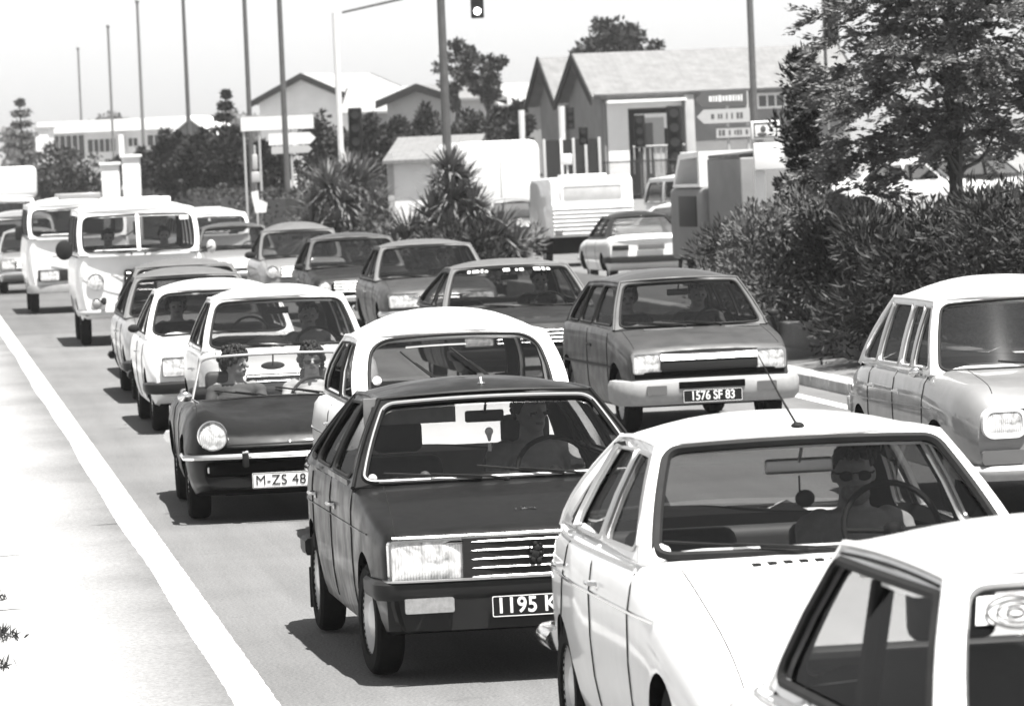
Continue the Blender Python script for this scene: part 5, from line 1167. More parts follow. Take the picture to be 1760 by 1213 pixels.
c8 = simple('old_saloon_car', 'pale grey car with high windscreen and woolly dashboard hump, close behind the dark sports car', (-1.86, 41.2),
    L=3.72, W=1.53, paint='pale_paint', roofpaint='pale_paint', wsb=(1.12, .93), wst=(1.55, 1.355, .575), rwt=(2.70, 1.345, .54), rwb=(3.15, .93), roofc=.085, lights=('round', .55, .66, .085, .17), wsr=.09,
    top=[(0, .66), (.05, .74), (.15, .80), (1.0, .90), (1.2, .925), (2.9, .93), (3.2, .92), (3.6, .84), (3.72, .74)], w=[(0, .88), (.1, .95), (.6, 1), (3.0, 1), (3.6, .96), (3.72, .88)], bot=[(0, .34), (.3, .26), (3.3, .26), (3.72, .36)], wheels=(.66, 3.0), seams=[(1.2, 1.2, .3, .9)])
m = MB(); m.ball((-.12, 1.32, .93), (.20, .12, .10), 14, 8); on(c8, 'dashboard_cover', m, 'rubber')
c9 = simple('compact_car', 'white compact car with rectangular headlights and a black mirror, lone driver, left row', (-2.72, 46.2), bm='plastic', bz=.44,
    L=3.85, W=1.56, paint='white_paint', wsb=(1.10, .90), wst=(1.58, 1.33, .575), rwt=(2.75, 1.32, .54), rwb=(3.25, .91), roofc=.075, lights=('rect', .52, .64, .24, .17), wsr=.12, seams=[(1.16, 1.12, .3, .88), (2.14, 2.14, .3, .88)])
side_mirror(c9, 1.2, .97, .72, 'rubber', .06, sides=(-1,))
c10 = simple('grey_saloon_car', 'pale grey saloon with bright rectangular headlights, left row just ahead of the white camper bus', (-3.42, 52.8), bm='plastic', bz=.40,
    L=4.2, W=1.62, paint='lgrey_paint', roofpaint='dull_paint', wsb=(1.28, .91), wst=(1.80, 1.33, .58), rwt=(2.95, 1.32, .55), rwb=(3.45, .92), roofc=.075, lights=('rect', .57, .64, .26, .18),
    top=[(0, .66), (.04, .74), (.15, .78), (1.2, .89), (3.3, .91), (4.1, .86), (4.2, .76)], w=[(0, .90), (.1, .95), (.6, 1), (3.4, 1), (4.05, .96), (4.2, .88)], bot=[(0, .34), (.3, .26), (3.8, .26), (4.2, .36)], wheels=(.75, 3.3), seams=[(1.3, 1.3, .3, .88), (2.3, 2.3, .3, .88)], pill=[(2.3, 2.3, .06)])
c11 = simple('grey_roofed_car', 'car with matt grey roof between the pale grey saloon and the camper bus', (-3.85, 58.8),
    L=4.2, W=1.66, paint='dgrey_paint', roofpaint='dull_paint', wsb=(1.28, .91), wst=(1.80, 1.325, .60), rwt=(2.95, 1.315, .56), rwb=(3.45, .92), roofc=.07, lights=('rect', .57, .64, .26, .18),
    top=[(0, .66), (.04, .74), (.15, .78), (1.2, .89), (3.3, .91), (4.1, .86), (4.2, .76)], w=[(0, .90), (.1, .95), (.6, 1), (3.4, 1), (4.05, .96), (4.2, .88)], bot=[(0, .34), (.3, .26), (3.8, .26), (4.2, .36)], wheels=(.75, 3.3), pill=[(2.3, 2.3, .06)])
# right lane behind the small hatchback
c16 = simple('wide_saloon_car', 'dark wide hatchback with white-lettered sun strip, directly behind the grey small hatchback', (.26, 50.4), bm='plastic', bz=.46, plates=False,
    L=4.4, W=1.72, paint='dgrey_paint', roofpaint='dull_paint', wsb=(1.34, .90), wst=(1.92, 1.33, .63), rwt=(2.95, 1.32, .58), rwb=(3.95, .93), roofc=.055, lights=('rect', .60, .63, .30, .15), sf=.95,
    top=[(0, .66), (.04, .73), (.15, .76), (1.3, .88), (3.5, .92), (4.3, .86), (4.4, .72)], w=[(0, .92), (.1, .96), (.6, 1), (3.4, 1), (4.2, .96), (4.4, .88)], bot=[(0, .34), (.3, .26), (3.9, .26), (4.4, .36)], wheels=(.82, 3.48), seams=[(1.4, 1.4, .3, .88), (2.4, 2.4, .3, .88)], pill=[(2.42, 2.42, .06)], wtop=.05)
random.seed(3)
m = MB(); u = -.72
while u < .78:
    wdt = random.choice((.035, .05, .07, .11)); h_ = random.uniform(.04, .075)
    if random.random() < .72: m.grid(lambda a, b, u=u, wdt=wdt, h_=h_: c16.Pw(u+a*wdt, .85+b*h_)+Vector((0, -.004, .004)), 1, 1)
    u += wdt+.03
on(c16, 'sun_strip_lettering', m, 'paper')
m = MB(); m.prism([(0, .065), (.05, 0), (0, -.065), (-.05, 0)], -.03, .0, 'xz', holes=[[(0, .035), (.026, 0), (0, -.035), (-.026, 0)]]); e = on(c16, 'grille_badge', m, 'chrome'); e.location = (0, -.01, .63)
KW4 = dict(top=[(0, .68), (.04, .74), (.15, .78), (1.2, .89), (3.3, .91), (4.1, .86), (4.2, .76)], w=[(0, .90), (.1, .95), (.6, 1), (3.4, 1), (4.05, .96), (4.2, .88)], bot=[(0, .34), (.3, .26), (3.8, .26), (4.2, .36)], wheels=(.75, 3.3), pill=[(2.3, 2.3, .06)], seams=[(1.3, 1.3, .3, .88), (2.3, 2.3, .3, .88)])
c17 = simple('square_saloon_car', 'dark grey squarish saloon with bright white front lights, second behind the grey small hatchback', (-.92, 65.4), bz=.46,
    L=4.2, W=1.64, paint='grey_paint', roofpaint='dull_paint', wsb=(1.28, .91), wst=(1.72, 1.35, .62), rwt=(2.95, 1.34, .58), rwb=(3.4, .92), roofc=.06, lights=('rect', .50, .64, .44, .17), sf=.95, **KW4)
c18 = simple('dark_saloon_car', 'darkest saloon of the far right row, between the squarish saloon and the tall round-roofed car', (-2.25, 74.6),
    L=4.2, W=1.64, paint='dgrey_paint', roofpaint='grey_paint', wsb=(1.28, .91), wst=(1.72, 1.36, .62), rwt=(2.95, 1.35, .58), rwb=(3.4, .92), roofc=.06, lights=('round', .60, .64, .09, .18), sf=.95, **KW4)
side_mirror(c18, 1.35, .93, .76, 'rubber', .07, sides=(-1,))
c19 = simple('tall_round_car', 'grey old-fashioned car with tall rounded roof and black mirror, behind the darkest saloon', (-3.35, 79.9),
    L=3.8, W=1.52, paint='lgrey_paint', roofpaint='dull_paint', wsb=(1.15, 1.0), wst=(1.40, 1.46, .60), rwt=(2.6, 1.44, .54), rwb=(3.3, 1.0), roofc=.12, bow=.05, lights=('round', .56, .8, .09, .18), sf=.92, wsr=.1,
    top=[(0, .72), (.05, .82), (.2, .88), (1.0, .98), (3.3, 1.0), (3.7, .85), (3.8, .7)], w=[(0, .8), (.1, .9), (.6, .98), (3.0, 1), (3.6, .93), (3.8, .8)], bot=[(0, .34), (.3, .28), (3.4, .28), (3.8, .36)], wheels=(.7, 3.1), pill=[(2.0, 2.0, .06)])
side_mirror(c19, 1.25, 1.06, .72, 'rubber', .09, sides=(-1,))
c20 = simple('distant_saloon_car', 'grey saloon far back in the right row, just beyond the tall round-roofed car', (-5.35, 96.5),
    L=4.2, W=1.64, paint='lgrey_paint', roofpaint='grey_paint', wsb=(1.28, .93), wst=(1.72, 1.38, .62), rwt=(2.95, 1.37, .58), rwb=(3.4, .94), roofc=.06, lights=('round', .60, .66, .09, .18), sf=.95, **KW4)
side_mirror(c20, 1.35, .98, .76, 'white_paint', .09, sides=(-1,))
c15 = simple('far_left_car', 'light grey car at the left edge in front of the white box truck', (-10.55, 107.0), bz=.44,
    L=4.1, W=1.6, paint='lgrey_paint', wsb=(1.2, .91), wst=(1.70, 1.35, .58), rwt=(2.85, 1.34, .55), rwb=(3.4, .92), roofc=.07, lights=('rect', .56, .66, .28, .20), sf=.93, top=[(0, .68), (.04, .76), (.15, .80), (1.15, .89), (3.3, .91), (4.0, .86), (4.1, .76)], w=[(0, .90), (.1, .95), (.6, 1), (3.4, 1), (3.95, .96), (4.1, .88)], bot=[(0, .34), (.3, .26), (3.7, .26), (4.1, .36)], wheels=(.72, 3.2), pill=[(2.25, 2.25, .06)])

# ---------------------------------------------------------------- vans and trucks
def van(name, label, loc, yaw=7.4, H=2.1, W=1.85, L=4.5, belt=1.34, paint_='white_paint', cat='van', wsl=.28, grp=None, hwt=None, top_z=None, cab=True, glassy=True, **kw):
    tz = H-.13; hwt = hwt or W/2-.11
    d = dict(L=L, W=W, paint=paint_, nb=.10, rb=.04, zb=.38, crown=.0,
        w=[(0, .90), (.06, .95), (.3, 1), (L-.3, 1), (L, .94)], top=[(0, belt-.03), (.03, belt), (L-.03, belt), (L, belt-.03)], bot=[(0, .46), (.15, .40), (.4, .36), (L-.4, .38), (L, .48)],
        wheels=(.95 if L < 5.5 else 1.2, L-1.1), wr=.33, track=W-.28, wsb=(.06, belt), wst=(wsl+.06, tz-.02, hwt), rwt=(L-.2, tz, hwt), rwb=(L-.04, belt), roofc=.11, arch=.02, sf=.965, bow=.07, wsr=.10, wtop=.10, wbot=.05, apil=.07,
        pill=[(1.15, 1.15, .12), (2.3, 2.3, .12), (3.4, 3.4, .12)], cpil=(.15, .12), aoff=.09, hd=.10, wz=.04, driver_y=.75, seat_z=.85, seat_top=1.45, rear_y=2.5, shelf=False, swz=-.02, swr_=60, bulge=.02)
    d.update(kw); return make_car(name, label, cat, loc, yaw, grp, **d)
bus = van('camper_bus', 'white camper bus with divided windscreen, round headlights and round black mirror, two people in front', (-5.45, 71.2), 6.8, H=2.14, W=1.90, belt=1.36, cat='camper bus')
h = bus
m = MB(); m.grid(lambda u, v: h.Pw(lerp(-.03, .03, u), lerp(.06, .88, v))+Vector((0, -.012, 0)), 2, 8); on(h, 'windscreen_divider', m, 'white_paint')
for sg in (-1, 1):
    head_round(h, sg*.66, .95, .115, .05); head_round(h, sg*.66, .63, .065, .055, mt='dlens', nm='indicator')
    if sg < 0: m = MB(); m.lathe([(.001, -.02), (.10, -.015), (.125, 0), (.13, .03), (.001, .05)], (0, 0, 0), 'y', 24); m.v = [(a, b, c_*1.15) for a, b, c_ in m.v]; e = on(h, 'wing_mirror', m, 'rubber'); e.location = (-1.10, .12, 1.44)
    else: m = MB(); m.ball((0, 0, 0), (.07, .04, .10), 12, 8); e = on(h, 'wing_mirror', m, 'pale_paint'); e.location = (1.08, .2, 1.40)
    m = MB(); m.tube([(sg*.90, .12, 1.32), (sg*1.09, .14, 1.40)], .012, 6); on(h, 'mirror_arm', m, 'rubber')
m = MB(); m.prism(rrect(-.24, .24, .58, 1.12, .05), -.02, .05, 'xz'); gr = on(h, 'grille', m, 'plastic')
m = MB()
for k in range(6): z = .64+k*.085; m.tube([(-.20, -.026, z), (.20, -.026, z)], .007, 5)
on(h, 'grille_bar', m, 'dullmetal', gr)
m = MB(); m.tube([h.warp(lerp(-.9, .9, i/12), -.012, 1.02) for i in range(13)], .006, 5); on(h, 'front_crease', m, 'lgrey_paint')
bumper(h, .03, .50, .90, PROF_CHROME, .4, 'pale_paint', bow=.08, rad=.18); tail_basic(h, .9)
for u, a in ((-.15, 172), (.12, 8)): wiper(h, u, .0, .42, a)
for yy, xx, l in ((1.0, .25, .5), (2.6, .0, .7), (3.6, .2, .4)):
    m = MB(); m.box(xx-.3, xx+.3, yy, yy+l, 2.08, 2.17, .03); on(h, 'roof_vent', m, 'white_paint')
m = MB(); m.prism(rrect(-.07, .07, -.035, .035, .01), -.004, 0, 'xz'); e = on(h, 'sticker', m, 'paper'); e.location = h.Pw(.80, .78)+Vector((0, -.005, 0))
van2 = van('delivery_van', 'plain white van with square headlights in a dark grille, left of the camper bus', (-8.0, 89.8), 7.2, H=2.16, W=1.95, belt=1.42, top_z=2)
h = van2
m = MB(); m.box(-.78, .78, -.01, .04, .60, .82, .02); gr = on(h, 'grille', m, 'plastic')
for sg in (-1, 1):
    head_rect(h, sg*.56, .71, .34, .17, -.02, bz=.01)
    m = MB(); m.box(sg*1.1-.06, sg*1.1+.06, .12, .16, 1.4, 1.65, .02); m.tube([(sg*.92, .12, 1.4), (sg*1.08, .14, 1.5)], .012, 6); on(h, 'wing_mirror', m, 'rubber')
bumper(h, .02, .46, .93, [(-.02, -.08), (.05, -.07), (.06, 0), (.05, .07), (-.02, .08)], .4, 'gplastic', bow=.08, rad=.18); tail_basic(h, .9)
m = MB(); m.tube([h.warp(x, -.004, 1.06) for x in (-.5, -.2, .1, .4)], .008, 5); on(h, 'bonnet_slot', m, 'rubber')
for yy, l in ((.9, .5), (2.3, .8)):
    m = MB(); m.box(-.3, .5, yy, yy+l, 2.10, 2.22, .03); on(h, 'roof_vent', m, 'lgrey_paint')
van3 = van('far_white_van', 'white van roof showing above the right row, beside the clipped hedge', (-6.6, 108.5), 7.4, H=1.72, W=1.7, belt=1.12, roofpaint='white_paint', wr=.28)
van5 = van('grey_small_van', 'grey van at the left edge between the light grey car and the white box truck', (-11.75, 117), 7.4, H=1.78, W=1.6, L=4.2, belt=1.15, paint_='lgrey_paint')
for v_ in (van3, van5):
    for sg in (-1, 1): head_round(v_, sg*.55, .72, .09, .05)
    bumper(v_, .02, .46, .80, PROF_CHROME, .3, rad=.16, bow=.08)
# white box truck at the left edge
tk = van('box_truck', 'white box truck at the left edge, its tall rounded box above the cab', (-14.15, 135), 7.3, H=2.15, W=2.05, L=5.6, belt=1.45, cat='truck')
m = MB(); m.box(-1.05, 1.05, .35, 5.6, 2.02, 2.92, .16); on(tk, 'cargo_box', m, 'white_paint', smooth=50)
bumper(tk, .02, .5, .98, PROF_CHROME, .3, rad=.16, bow=.08)
for sg in (-1, 1): head_round(tk, sg*.7, .8, .1, .05)

# ---------------------------------------------------------------- traffic going away beyond the median (seen from behind)
def away(h): return h
def place_away(loc, yaw, L):
    a = math.radians(yaw); return (loc[0]-math.sin(a)*L, loc[1]+math.cos(a)*L), yaw+180
pos, yw = place_away((2.78, 93.0), 7.5, 4.2)
cp = make_car('louvred_coupe_car', 'white-tailed coupe driving away with slatted rear window, in front of the caravan', 'car', pos, yw,
    L=4.2, W=1.72, paint='white_paint', wsb=(1.3, .88), wst=(1.85, 1.30, .56), rwt=(2.85, 1.29, .54), rwb=(3.75, .90), roofc=.06, rpil=.07, roofpaint='dgrey_paint', sf=.93, seams=[(1.4, 1.4, .3, .86), (2.6, 2.6, .3, .86)], pill=[(2.6, 2.6, .06)],
    top=[(0, .62), (.05, .7), (.2, .74), (1.2, .86), (3.6, .90), (4.0, .93), (4.15, .90), (4.2, .84)], w=[(0, .90), (.1, .95), (.6, 1), (3.4, 1), (4.1, .97), (4.2, .93)], bot=[(0, .3), (.3, .24), (3.8, .26), (4.2, .40)], wheels=(.8, 3.35))
m = MB()
for k in range(8):
    v = .12+k*.10; a, b = cp.Pr(-.80, v), cp.Pr(.80, v); m.add([a+Vector((0, .01, .0)), b+Vector((0, .01, 0)), b+Vector((0, .045, .012)), a+Vector((0, .045, .012)), a+Vector((0, .01, .008)), b+Vector((0, .01, .008)), b+Vector((0, .045, .02)), a+Vector((0, .045, .02))], [(0, 1, 2, 3), (7, 6, 5, 4), (0, 4, 5, 1), (1, 5, 6, 2), (2, 6, 7, 3), (3, 7, 4, 0)])
on(cp, 'window_louvres', m, 'pale_paint')
for sg in (-1, 1):
    m = MB(); m.box(sg*.60-.16, sg*.60+.16, 4.14, 4.215, .66, .76, .015); on(cp, 'tail_light', m, 'plastic')
m = MB(); m.box(-.26, .26, 4.19, 4.212, .655, .765, .008); on(cp, 'number_plate', m, 'dull_paint')
bumper(cp, 4.2, .48, .84, [(-.02, -.07), (.05, -.06), (.06, 0), (.05, .05), (-.02, .06)], .4, 'plastic', bow=.05, sgn=1); bumper(cp, 0, .45, .82, PROF_CHROME, .3)
# caravan
def caravan():
    r = empty('caravan', (1.98, 110, 0), math.radians(7.5)); tagk(r, 'white caravan seen from behind with wide pale rear window and ribbed lower panel', 'caravan')
    W, L = .95, 3.6
    pr = [(0, .68), (L, .62), (L+.12, 1.2), (L-.1, 1.9), (L-.4, 2.02), (.25, 2.05), (.0, 1.98), (-.02, 1.5), (-.10, 1.42)]
    m = MB(); m.prism(pr, -W, W, 'yz'); b = m.build('body', M['white_paint'], r, smooth=0); md = b.modifiers.new('b', 'BEVEL'); md.width = .05; md.segments = 3; md.limit_method = 'ANGLE'; bake(b); smooth_me(b.data)
    m = MB()
    for k in range(7): z = .76+k*.095; m.tube([(-W+.03, -.035-.01*k, z), (W-.03, -.035-.01*k, z)], .012, 5)
    m.build('panel_rib', M['lgrey_paint'], r)
    m = MB(); m.box(-.70, .70, -.06, .05, 1.46, 1.86, .03); wdw = m.build('rear_window', M['glass_pale'], r); m = MB(); m.prism(rrect(-.73, .73, 1.43, 1.89, .05), -.07, -.03, 'xz', holes=[rrect(-.67, .67, 1.49, 1.83, .05)]); m.build('window_frame', M['white_paint'], wdw)
    for sg in (-1, 1): m = MB(); m.box(sg*.8-.08, sg*.8+.08, -.09, -.02, .72, .86, .01); m.build('tail_light', M['dlens2'], r)
    m = MB(); m.box(-W+.02, W-.02, .05, L-.1, .30, .70); m.build('chassis', M['under'], r)
    for sg in (-1, 1): wheel(r, sg*.8, 1.9, .30, sg)
    m = MB(); m.tube([(0, L, .5), (0, L+1.3, .45)], .04, 8); m.build('tow_bar', M['dullmetal'], r)
    m = MB(); m.box(-.5, .5, .9, 2.0, 2.0, 2.10, .03); m.build('roof_vent', M['white_paint'], r)
    return r
M['glass_pale'] = mat('curtained_window', .42, .25, coat=.3, noise=.15, nscale=5)
caravan()
# grey lorry with a tall box body, seen from behind
def lorry():
    r = empty('grey_lorry', (4.72, 84, 0), math.radians(13)); tagk(r, 'grey lorry with narrow tall box seen from behind with a dark slot window, half hidden by the bushes', 'lorry')
    r['label'] = 'grey lorry with a tall narrow box and dark slot window beside the white pump sign'
    m = MB(); m.box(-.62, .72, 0, 2.2, .62, 2.36, .03); b = m.build('cargo_box', M['lorry_grey'], r)
    m = MB(); m.prism([(-.62, 2.362), (.55, 2.362), (.55, 2.50), (-.62, 2.42)], .05, 2.1, 'xz'); m.build('box_lid', M['dgrey_paint'], r)
    m = MB(); m.box(-.02, .14, -.015, .02, 1.35, 2.0, .01); m.build('slot_window', M['plastic'], r)
    m = MB(); m.tube([(-.62, -.006, 1.22), (.72, -.006, 1.22)], .014, 5); m.build('panel_seam', M['rubber'], r)
    m = MB(); m.box(-.70, .75, 2.3, 4.6, .55, 1.85, .10); c_ = m.build('cab', M['lorry_grey'], r)
    m = MB(); m.prism([(2.5, 1.86), (4.4, 1.86), (3.9, 2.45), (2.5, 2.50)], -.68, .72, 'yz', holes=[[(2.62, 1.92), (4.22, 1.92), (3.80, 2.36), (2.62, 2.40)]]); m.build('cab_frame', M['white_paint'], r)
    m = MB(); m.box(-.66, .70, 2.52, 3.86, 2.40, 2.50, .02); m.build('cab_roof', M['white_paint'], r)
    m = MB(); m.box(-.715, -.70, 2.7, 3.9, 1.15, 1.7, .004); m.build('side_panel', M['plastic'], r)
    m = MB(); m.box(-.60, .66, .05, 4.5, .40, .64); m.build('chassis', M['under'], r)
    for yy in (.7, 3.8):
        for sg in (-1, 1): wheel(r, sg*.60, yy, .36, sg)
    for sg in (-1, 1): m = MB(); m.box(sg*.52-.08, sg*.52+.08, -.03, .02, .66, .80, .01); m.build('tail_light', M['dlens2'], r)
    m = MB(); m.box(-.6, .6, -.06, .0, .48, .58, .02); m.build('bumper', M['dullmetal'], r)
M['lorry_grey'] = mat('lorry_paint', .17, .6, noise=.15, nscale=2)
lorry()
# big white lorry behind the caravan and the car beside it
def white_lorry():
    r = empty('white_lorry', (-.10, 135, 0), math.radians(7.5)); tagk(r, 'large white box lorry behind the spiky yucca, seen from behind', 'lorry')
    m = MB(); m.box(-1.15, 1.15, 0, 6.0, .85, 3.06, .28); m.build('cargo_box', M['white_paint'], r, smooth=50)
    m = MB(); m.box(-1.1, 1.1, 6.1, 7.6, .6, 2.5, .15); m.build('cab', M['pale_paint'], r, smooth=50)
    m = MB(); m.box(-1.0, 1.0, .1, 7.4, .45, .84); m.build('chassis', M['under'], r)
    for yy in (1.3, 6.6):
        for sg in (-1, 1): wheel(r, sg*.95, yy, .42, sg)
    m = MB(); m.tube([(0, -.005, .9), (0, -.005, 3.0)], .012, 5); m.build('door_gap', M['dull_paint'], r)
    for sg in (-1, 1): m = MB(); m.box(sg*1.0-.08, sg*1.0+.08, -.03, .02, .90, 1.04, .01); m.build('tail_light', M['dlens2'], r)
white_lorry()
pos, yw = place_away((.35, 124), 7.5, 4.1)
KF = dict(top=[(0, .68), (.04, .74), (.15, .78), (1.2, .89), (3.3, .91), (4.0, .86), (4.1, .76)], w=[(0, .90), (.1, .95), (.6, 1), (3.4, 1), (3.95, .96), (4.1, .88)], bot=[(0, .34), (.3, .26), (3.7, .26), (4.1, .36)], wheels=(.75, 3.2), pill=[(2.25, 2.25, .06)])
def park(label, loc, yaw, pt, H=1.40, **kw):
    d = dict(KF); d.update(L=4.1, W=1.62, paint=pt, wsb=(1.28, .91), wst=(1.75, H-.07, .60), rwt=(2.9, H-.08, .56), rwb=(3.4, .92)); d.update(kw)
    h = make_car('parked_car', label, 'car', loc, yaw, 'cars standing along the far side of the road', **d)
    bumper(h, 0, .45, .79, PROF_CHROME, .35); bumper(h, 4.1, .45, .79, PROF_CHROME, .35, sgn=1); tail_basic(h)
    for sg in (-1, 1): head_round(h, sg*.58, .64, .09, .02)
    return h
p1 = park('grey car seen from behind, left of the caravan', pos, yw, 'lgrey_paint', H=1.5); p1.root['group'] = 'cars standing along the far side of the road'
park('small white car far away between the hedge and the left yucca, beside a light pole', (-8.2, 152), 25, 'white_paint')
van6 = van('light_van', 'white van beyond the road between the caravan and the grey lorry', (4.05, 116), 205, H=2.05, W=1.8, belt=1.3, L=4.4)
park('white car half hidden behind the grey lorry', (6.0, 106), 55, 'white_paint')
park('white car behind the trunk of the feathery tree', (11.6, 112, .70), 78, 'white_paint')
park('pale car at the right edge behind the feathery tree', (15.0, 108, .70), 84, 'pale_paint')
park('white car farthest right row, left of the feathery tree trunk', (10.2, 122, .70), 70, 'white_paint')
park('dark car behind the bushes, right of the feathery tree trunk', (13.6, 118, .70), 62, 'dgrey_paint')
# ---------------------------------------------------------------- people
def capsules(spec):
    """closed tapered limbs and ellipsoids joined into one voxel-remeshed skin"""
    m = MB()
    for s_ in spec:
        if s_[0] == 'e': m.ball(s_[1], s_[2], 20, 14)
        else:
            pts, rs = s_[1], s_[2]
            m.tube(pts, rs, 12)
            for p, r in zip(pts, rs): m.ball(p, r*1.0, 12, 8)
    return m
def person_mesh(name, pose='wheel', turn=0, beard=False):
    """seated person, hip joint at the origin, facing -y; height of head top about .84"""
    S_ = []; lean = .10
    sh = Vector((0, .16+lean*.3, .50)); hc = Vector((0, .125, .665))
    S_ += [('e', (0, .03, .02), (.17, .13, .12)), ('e', (0, .07, .18), (.145, .105, .16)), ('e', (0, .11, .34), (.17, .115, .16)), ('e', (0, .14, .45), (.18, .095, .09)), ('t', [(0, .15, .46), (0, .135, .60)], [.075, .060])]
    for sg in (-1, 1):
        S_.append(('t', [(sg*.09, .02, 0), (sg*.12, -.42, .10), (sg*.13, -.62, -.22), (sg*.13, -.78, -.27)], [.085, .062, .045, .035]))
        S_.append(('t', [(sg*.14, .15, .47), (sg*.19, .14, .45)], [.065, .06]))
        if pose == 'wheel': el, hd_ = (sg*.25, -.07, .27), (sg*.17, -.33, .40)
        elif pose == 'lap': el, hd_ = (sg*.25, .0, .22), (sg*.10, -.24, .16)
        else: el, hd_ = (sg*.25, -.02, .25), ((sg*.15, -.30, .35) if sg > 0 else (sg*.12, -.22, .15))
        S_.append(('t', [(sg*.19, .14, .45), el], [.055, .042])); S_.append(('t', [el, hd_], [.042, .028]))
        h_ = Vector(hd_); f_ = (h_-Vector(el)).normalized(); S_.append(('e', tuple(h_+f_*.045), (.040, .045, .022)))
        for k in range(4):      # fingers curl forward and down
            b = h_+f_*.075+Vector(((k-1.5)*.019, 0, .008)); q = b+f_*.032+Vector((0, 0, -.004)); e = q+Vector((0, -.008, -.026)); S_.append(('t', [b, q, e], [.0095, .009, .008]))
        b = h_+f_*.02+Vector((-sg*.035, 0, 0)); S_.append(('t', [b, b+Vector((-sg*.022, -.025, .012)), b+Vector((-sg*.018, -.045, -.008))], [.012, .0105, .009]))
    head = [('e', (0, 0, .02), (.077, .098, .105)), ('e', (0, -.035, -.045), (.056, .058, .058)), ('e', (0, -.07, -.075), (.028, .022, .022)), ('t', [(0, -.092, .03), (0, -.118, -.012)], [.010, .016]), ('e', (0, -.085, .048), (.052, .016, .012)),
            ('e', (.034, -.078, .0), (.022, .016, .016)), ('e', (-.034, -.078, .0), (.022, .016, .016)), ('e', (0, -.088, -.045), (.028, .016, .010)), ('e', (.080, .008, .0), (.012, .022, .032)), ('e', (-.080, .008, .0), (.012, .022, .032))]
    ca, sa = math.cos(math.radians(turn)), math.sin(math.radians(turn))
    def rt(p): p = Vector(p); return hc+Vector((p.x*ca-p.y*sa, p.x*sa+p.y*ca, p.z))
    m = capsules(S_); hm = MB()
    for s_ in head:
        q = MB()
        if s_[0] == 'e': q.ball(s_[1], s_[2], 20, 14)
        else: q = capsules([s_])
        q.v = [tuple(rt(v)) for v in q.v]; m.add(q.v, q.f)
    o = tmpobj(m.mesh(name, [M['skin'], M['skin']], 0)); md = o.modifiers.new('r', 'REMESH'); md.mode = 'VOXEL'; md.voxel_size = .0075; bake(o)
    md = o.modifiers.new('s', 'SMOOTH'); md.factor = .5; md.iterations = 3; bake(o); me = o.data; me.materials.clear(); bpy.data.objects.remove(o)
    return me, rt, hc
PM = {}
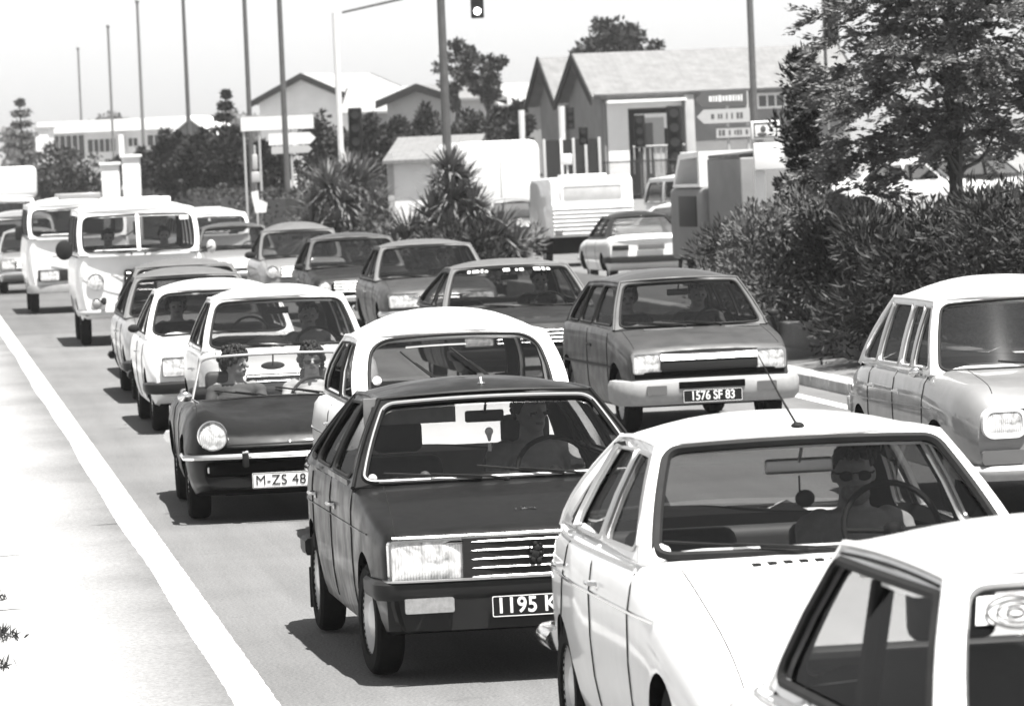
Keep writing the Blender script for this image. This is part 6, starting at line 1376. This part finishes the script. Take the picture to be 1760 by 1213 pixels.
def person(label, car, x, y, z, pose='wheel', turn=0, hair='short', shirt='shirt_dark', glasses=False, beard=False, skin='skin', hairm='hair', scale=1.0):
    key = (pose, turn)
    if key not in PM: PM[key] = person_mesh('person', pose, turn)
    me0, rt, hc = PM[key]; me = me0.copy(); me.materials.append(M[skin]); me.materials.append(M[shirt]); me.materials.append(M['interior']); me.materials.append(M['lip']); me.materials.append(M['ink_black'])
    ca, sa = math.cos(math.radians(turn)), math.sin(math.radians(turn))
    for p in me.polygons:
        c_ = p.center; k = 0
        if c_.z < .515 and not (c_.y < -.16 and c_.z > .12): k = 1
        if c_.z < .09 : k = 2
        d = c_-hc; lx, ly = d.x*ca+d.y*sa, -d.x*sa+d.y*ca
        if ly < -.065:
            if abs(abs(lx)-.034) < .014 and abs(d.z-.003) < .0075: k = 4
            if abs(lx) < .024 and abs(d.z+.048) < .007: k = 3
        p.material_index = k; p.use_smooth = True
    o = bpy.data.objects.new('person', me); col.objects.link(o); tagk(o, label, 'person')
    mw = Matrix.Translation(car.root.location) @ Matrix.Rotation(car.root.rotation_euler.z, 4, 'Z') @ Matrix.Translation((x, y, z)) @ Matrix.Diagonal((scale, scale, scale, 1)); o.matrix_world = mw
    hm = MB(); random.seed(hash(label) % 1000 if False else len(label))
    def cap(a0, R, zmin, back):
        n, k = 22, 12
        for i in range(n):
            pass
    rx, ry, rz = .088, .108, .112; vs = []; n, k = 26, 12
    for j in range(k+1):
        th = (PI*.5 if hair == 'short' else PI*.68)*j/k
        for i in range(n):
            ph = 2*PI*i/n; fx, fy = math.cos(ph), math.sin(ph); t = th
            front = max(0, -fy); t = min(t, lerp(PI*.7, PI*.35, min(1, front*1.5))); q = 1+.05*math.sin(5*ph+j)*math.sin(3*th)+random.uniform(-.025, .025)
            if hair == 'long': q += .07*max(0, math.sin(th))
            if hair == 'curly': q += .10*math.sin(th*1.1)+.06*random.random()
            if j == k: q *= .84
            elif j == k-1: q *= .95
            vs.append(rt((rx*q*math.sin(t)*fx, .008+ry*q*math.sin(t)*fy, .030+rz*q*math.cos(t))))
    for q_ in range(150 if hair == 'curly' else 70):      # loose locks over the cap
        v = vs[random.randrange(n*2, n*(k+1))]; r_ = random.uniform(.010, .024) if hair == 'curly' else random.uniform(.006, .013)
        hm.ball((v[0]+random.uniform(-.008, .008), v[1]+random.uniform(-.008, .008), v[2]+random.uniform(-.012, .012)), (r_, r_*1.1, r_*1.5), 6, 4)
    fs = [(j*n+i, j*n+(i+1) % n, (j+1)*n+(i+1) % n, (j+1)*n+i) for j in range(k) for i in range(n)]; hm.add(vs, fs)
    hm.build('hair', M[hairm], o, smooth=60)
    if beard:
        b = MB(); q = MB(); q.ball((0, -.055, -.072), (.060, .056, .052), 18, 12); b.add([rt(v) for v in q.v], q.f); b.build('beard', M['grey_hair'], o, smooth=60)
    if glasses:
        g = MB()
        for sg in (-1, 1): q = MB(); q.ball((sg*.036, -.105, .002), (.029, .006, .021), 16, 8); g.add([rt(v) for v in q.v], q.f)
        q = MB(); q.tube([(-.085, 0, .012), (-.07, -.09, .012), (-.036, -.110, .014), (0, -.113, .012), (.036, -.110, .014), (.07, -.09, .012), (.085, 0, .012)], .004, 5); g.add([rt(v) for v in q.v], q.f); g.build('sunglasses', M['signal'], o, smooth=60)
    return o
M['grey_hair'] = mat('grey_beard', .24, .8, noise=.3, nscale=60)
def driver(c, label, side=1, dx=0, **kw):
    S = c.S; hy = S['wsb'][0]+S['driver_y']; sxx = .34 if S['W'] < 1.7 else .42; zs = S.get('seat_z', .42)+.085
    return person(label, c, side*sxx+dx, hy-.06, zs-.02, pose=kw.pop('pose', 'wheel' if side > 0 else 'lap'), **kw)
driver(cw, 'bearded driver in sunglasses and pale shirt at the wheel of the white fastback', beard=True, glasses=True, shirt='shirt_pale', hair='short', turn=-8)
driver(c104, 'driver of the near-black hatchback leaning behind the steering wheel', shirt='shirt_pale', turn=20, hair='long')
driver(csp, 'curly-haired driver with glasses in the open sports car', hair='curly', glasses=True, shirt='shirt_pale', scale=.93)
driver(csp, 'passenger in the open sports car looking towards the driver, curly dark hair', side=-1, hair='curly', shirt='shirt_dark', turn=55, dx=.10, scale=.93)
driver(cr5, 'driver at the wheel of the grey small hatchback', shirt='shirt_dark', hair='short', pose='one')
driver(cr5, 'front passenger with thick dark hair in the grey small hatchback', side=-1, hair='curly', shirt='shirt_dark')
driver(c8, 'driver in shadow at the wheel of the pale car behind the sports car', shirt='shirt_pale', hair='short')
driver(c9, 'dark-haired passenger in the white compact car', side=-1, hair='curly', shirt='shirt_dark')
driver(bus, 'passenger with round dark hair in the camper bus', side=-1, hair='long', shirt='shirt_dark')
driver(bus, 'driver of the camper bus, dark hair, pale shirt', side=1, hair='long', shirt='shirt_pale')
driver(c18, 'driver of the darkest saloon in the far right row', shirt='shirt_dark')
driver(c17, 'driver of the squarish saloon with bright lights', shirt='shirt_dark', turn=-8)
driver(c16, 'driver of the dark wide hatchback under the sun strip lettering', shirt='shirt_dark', hair='long')
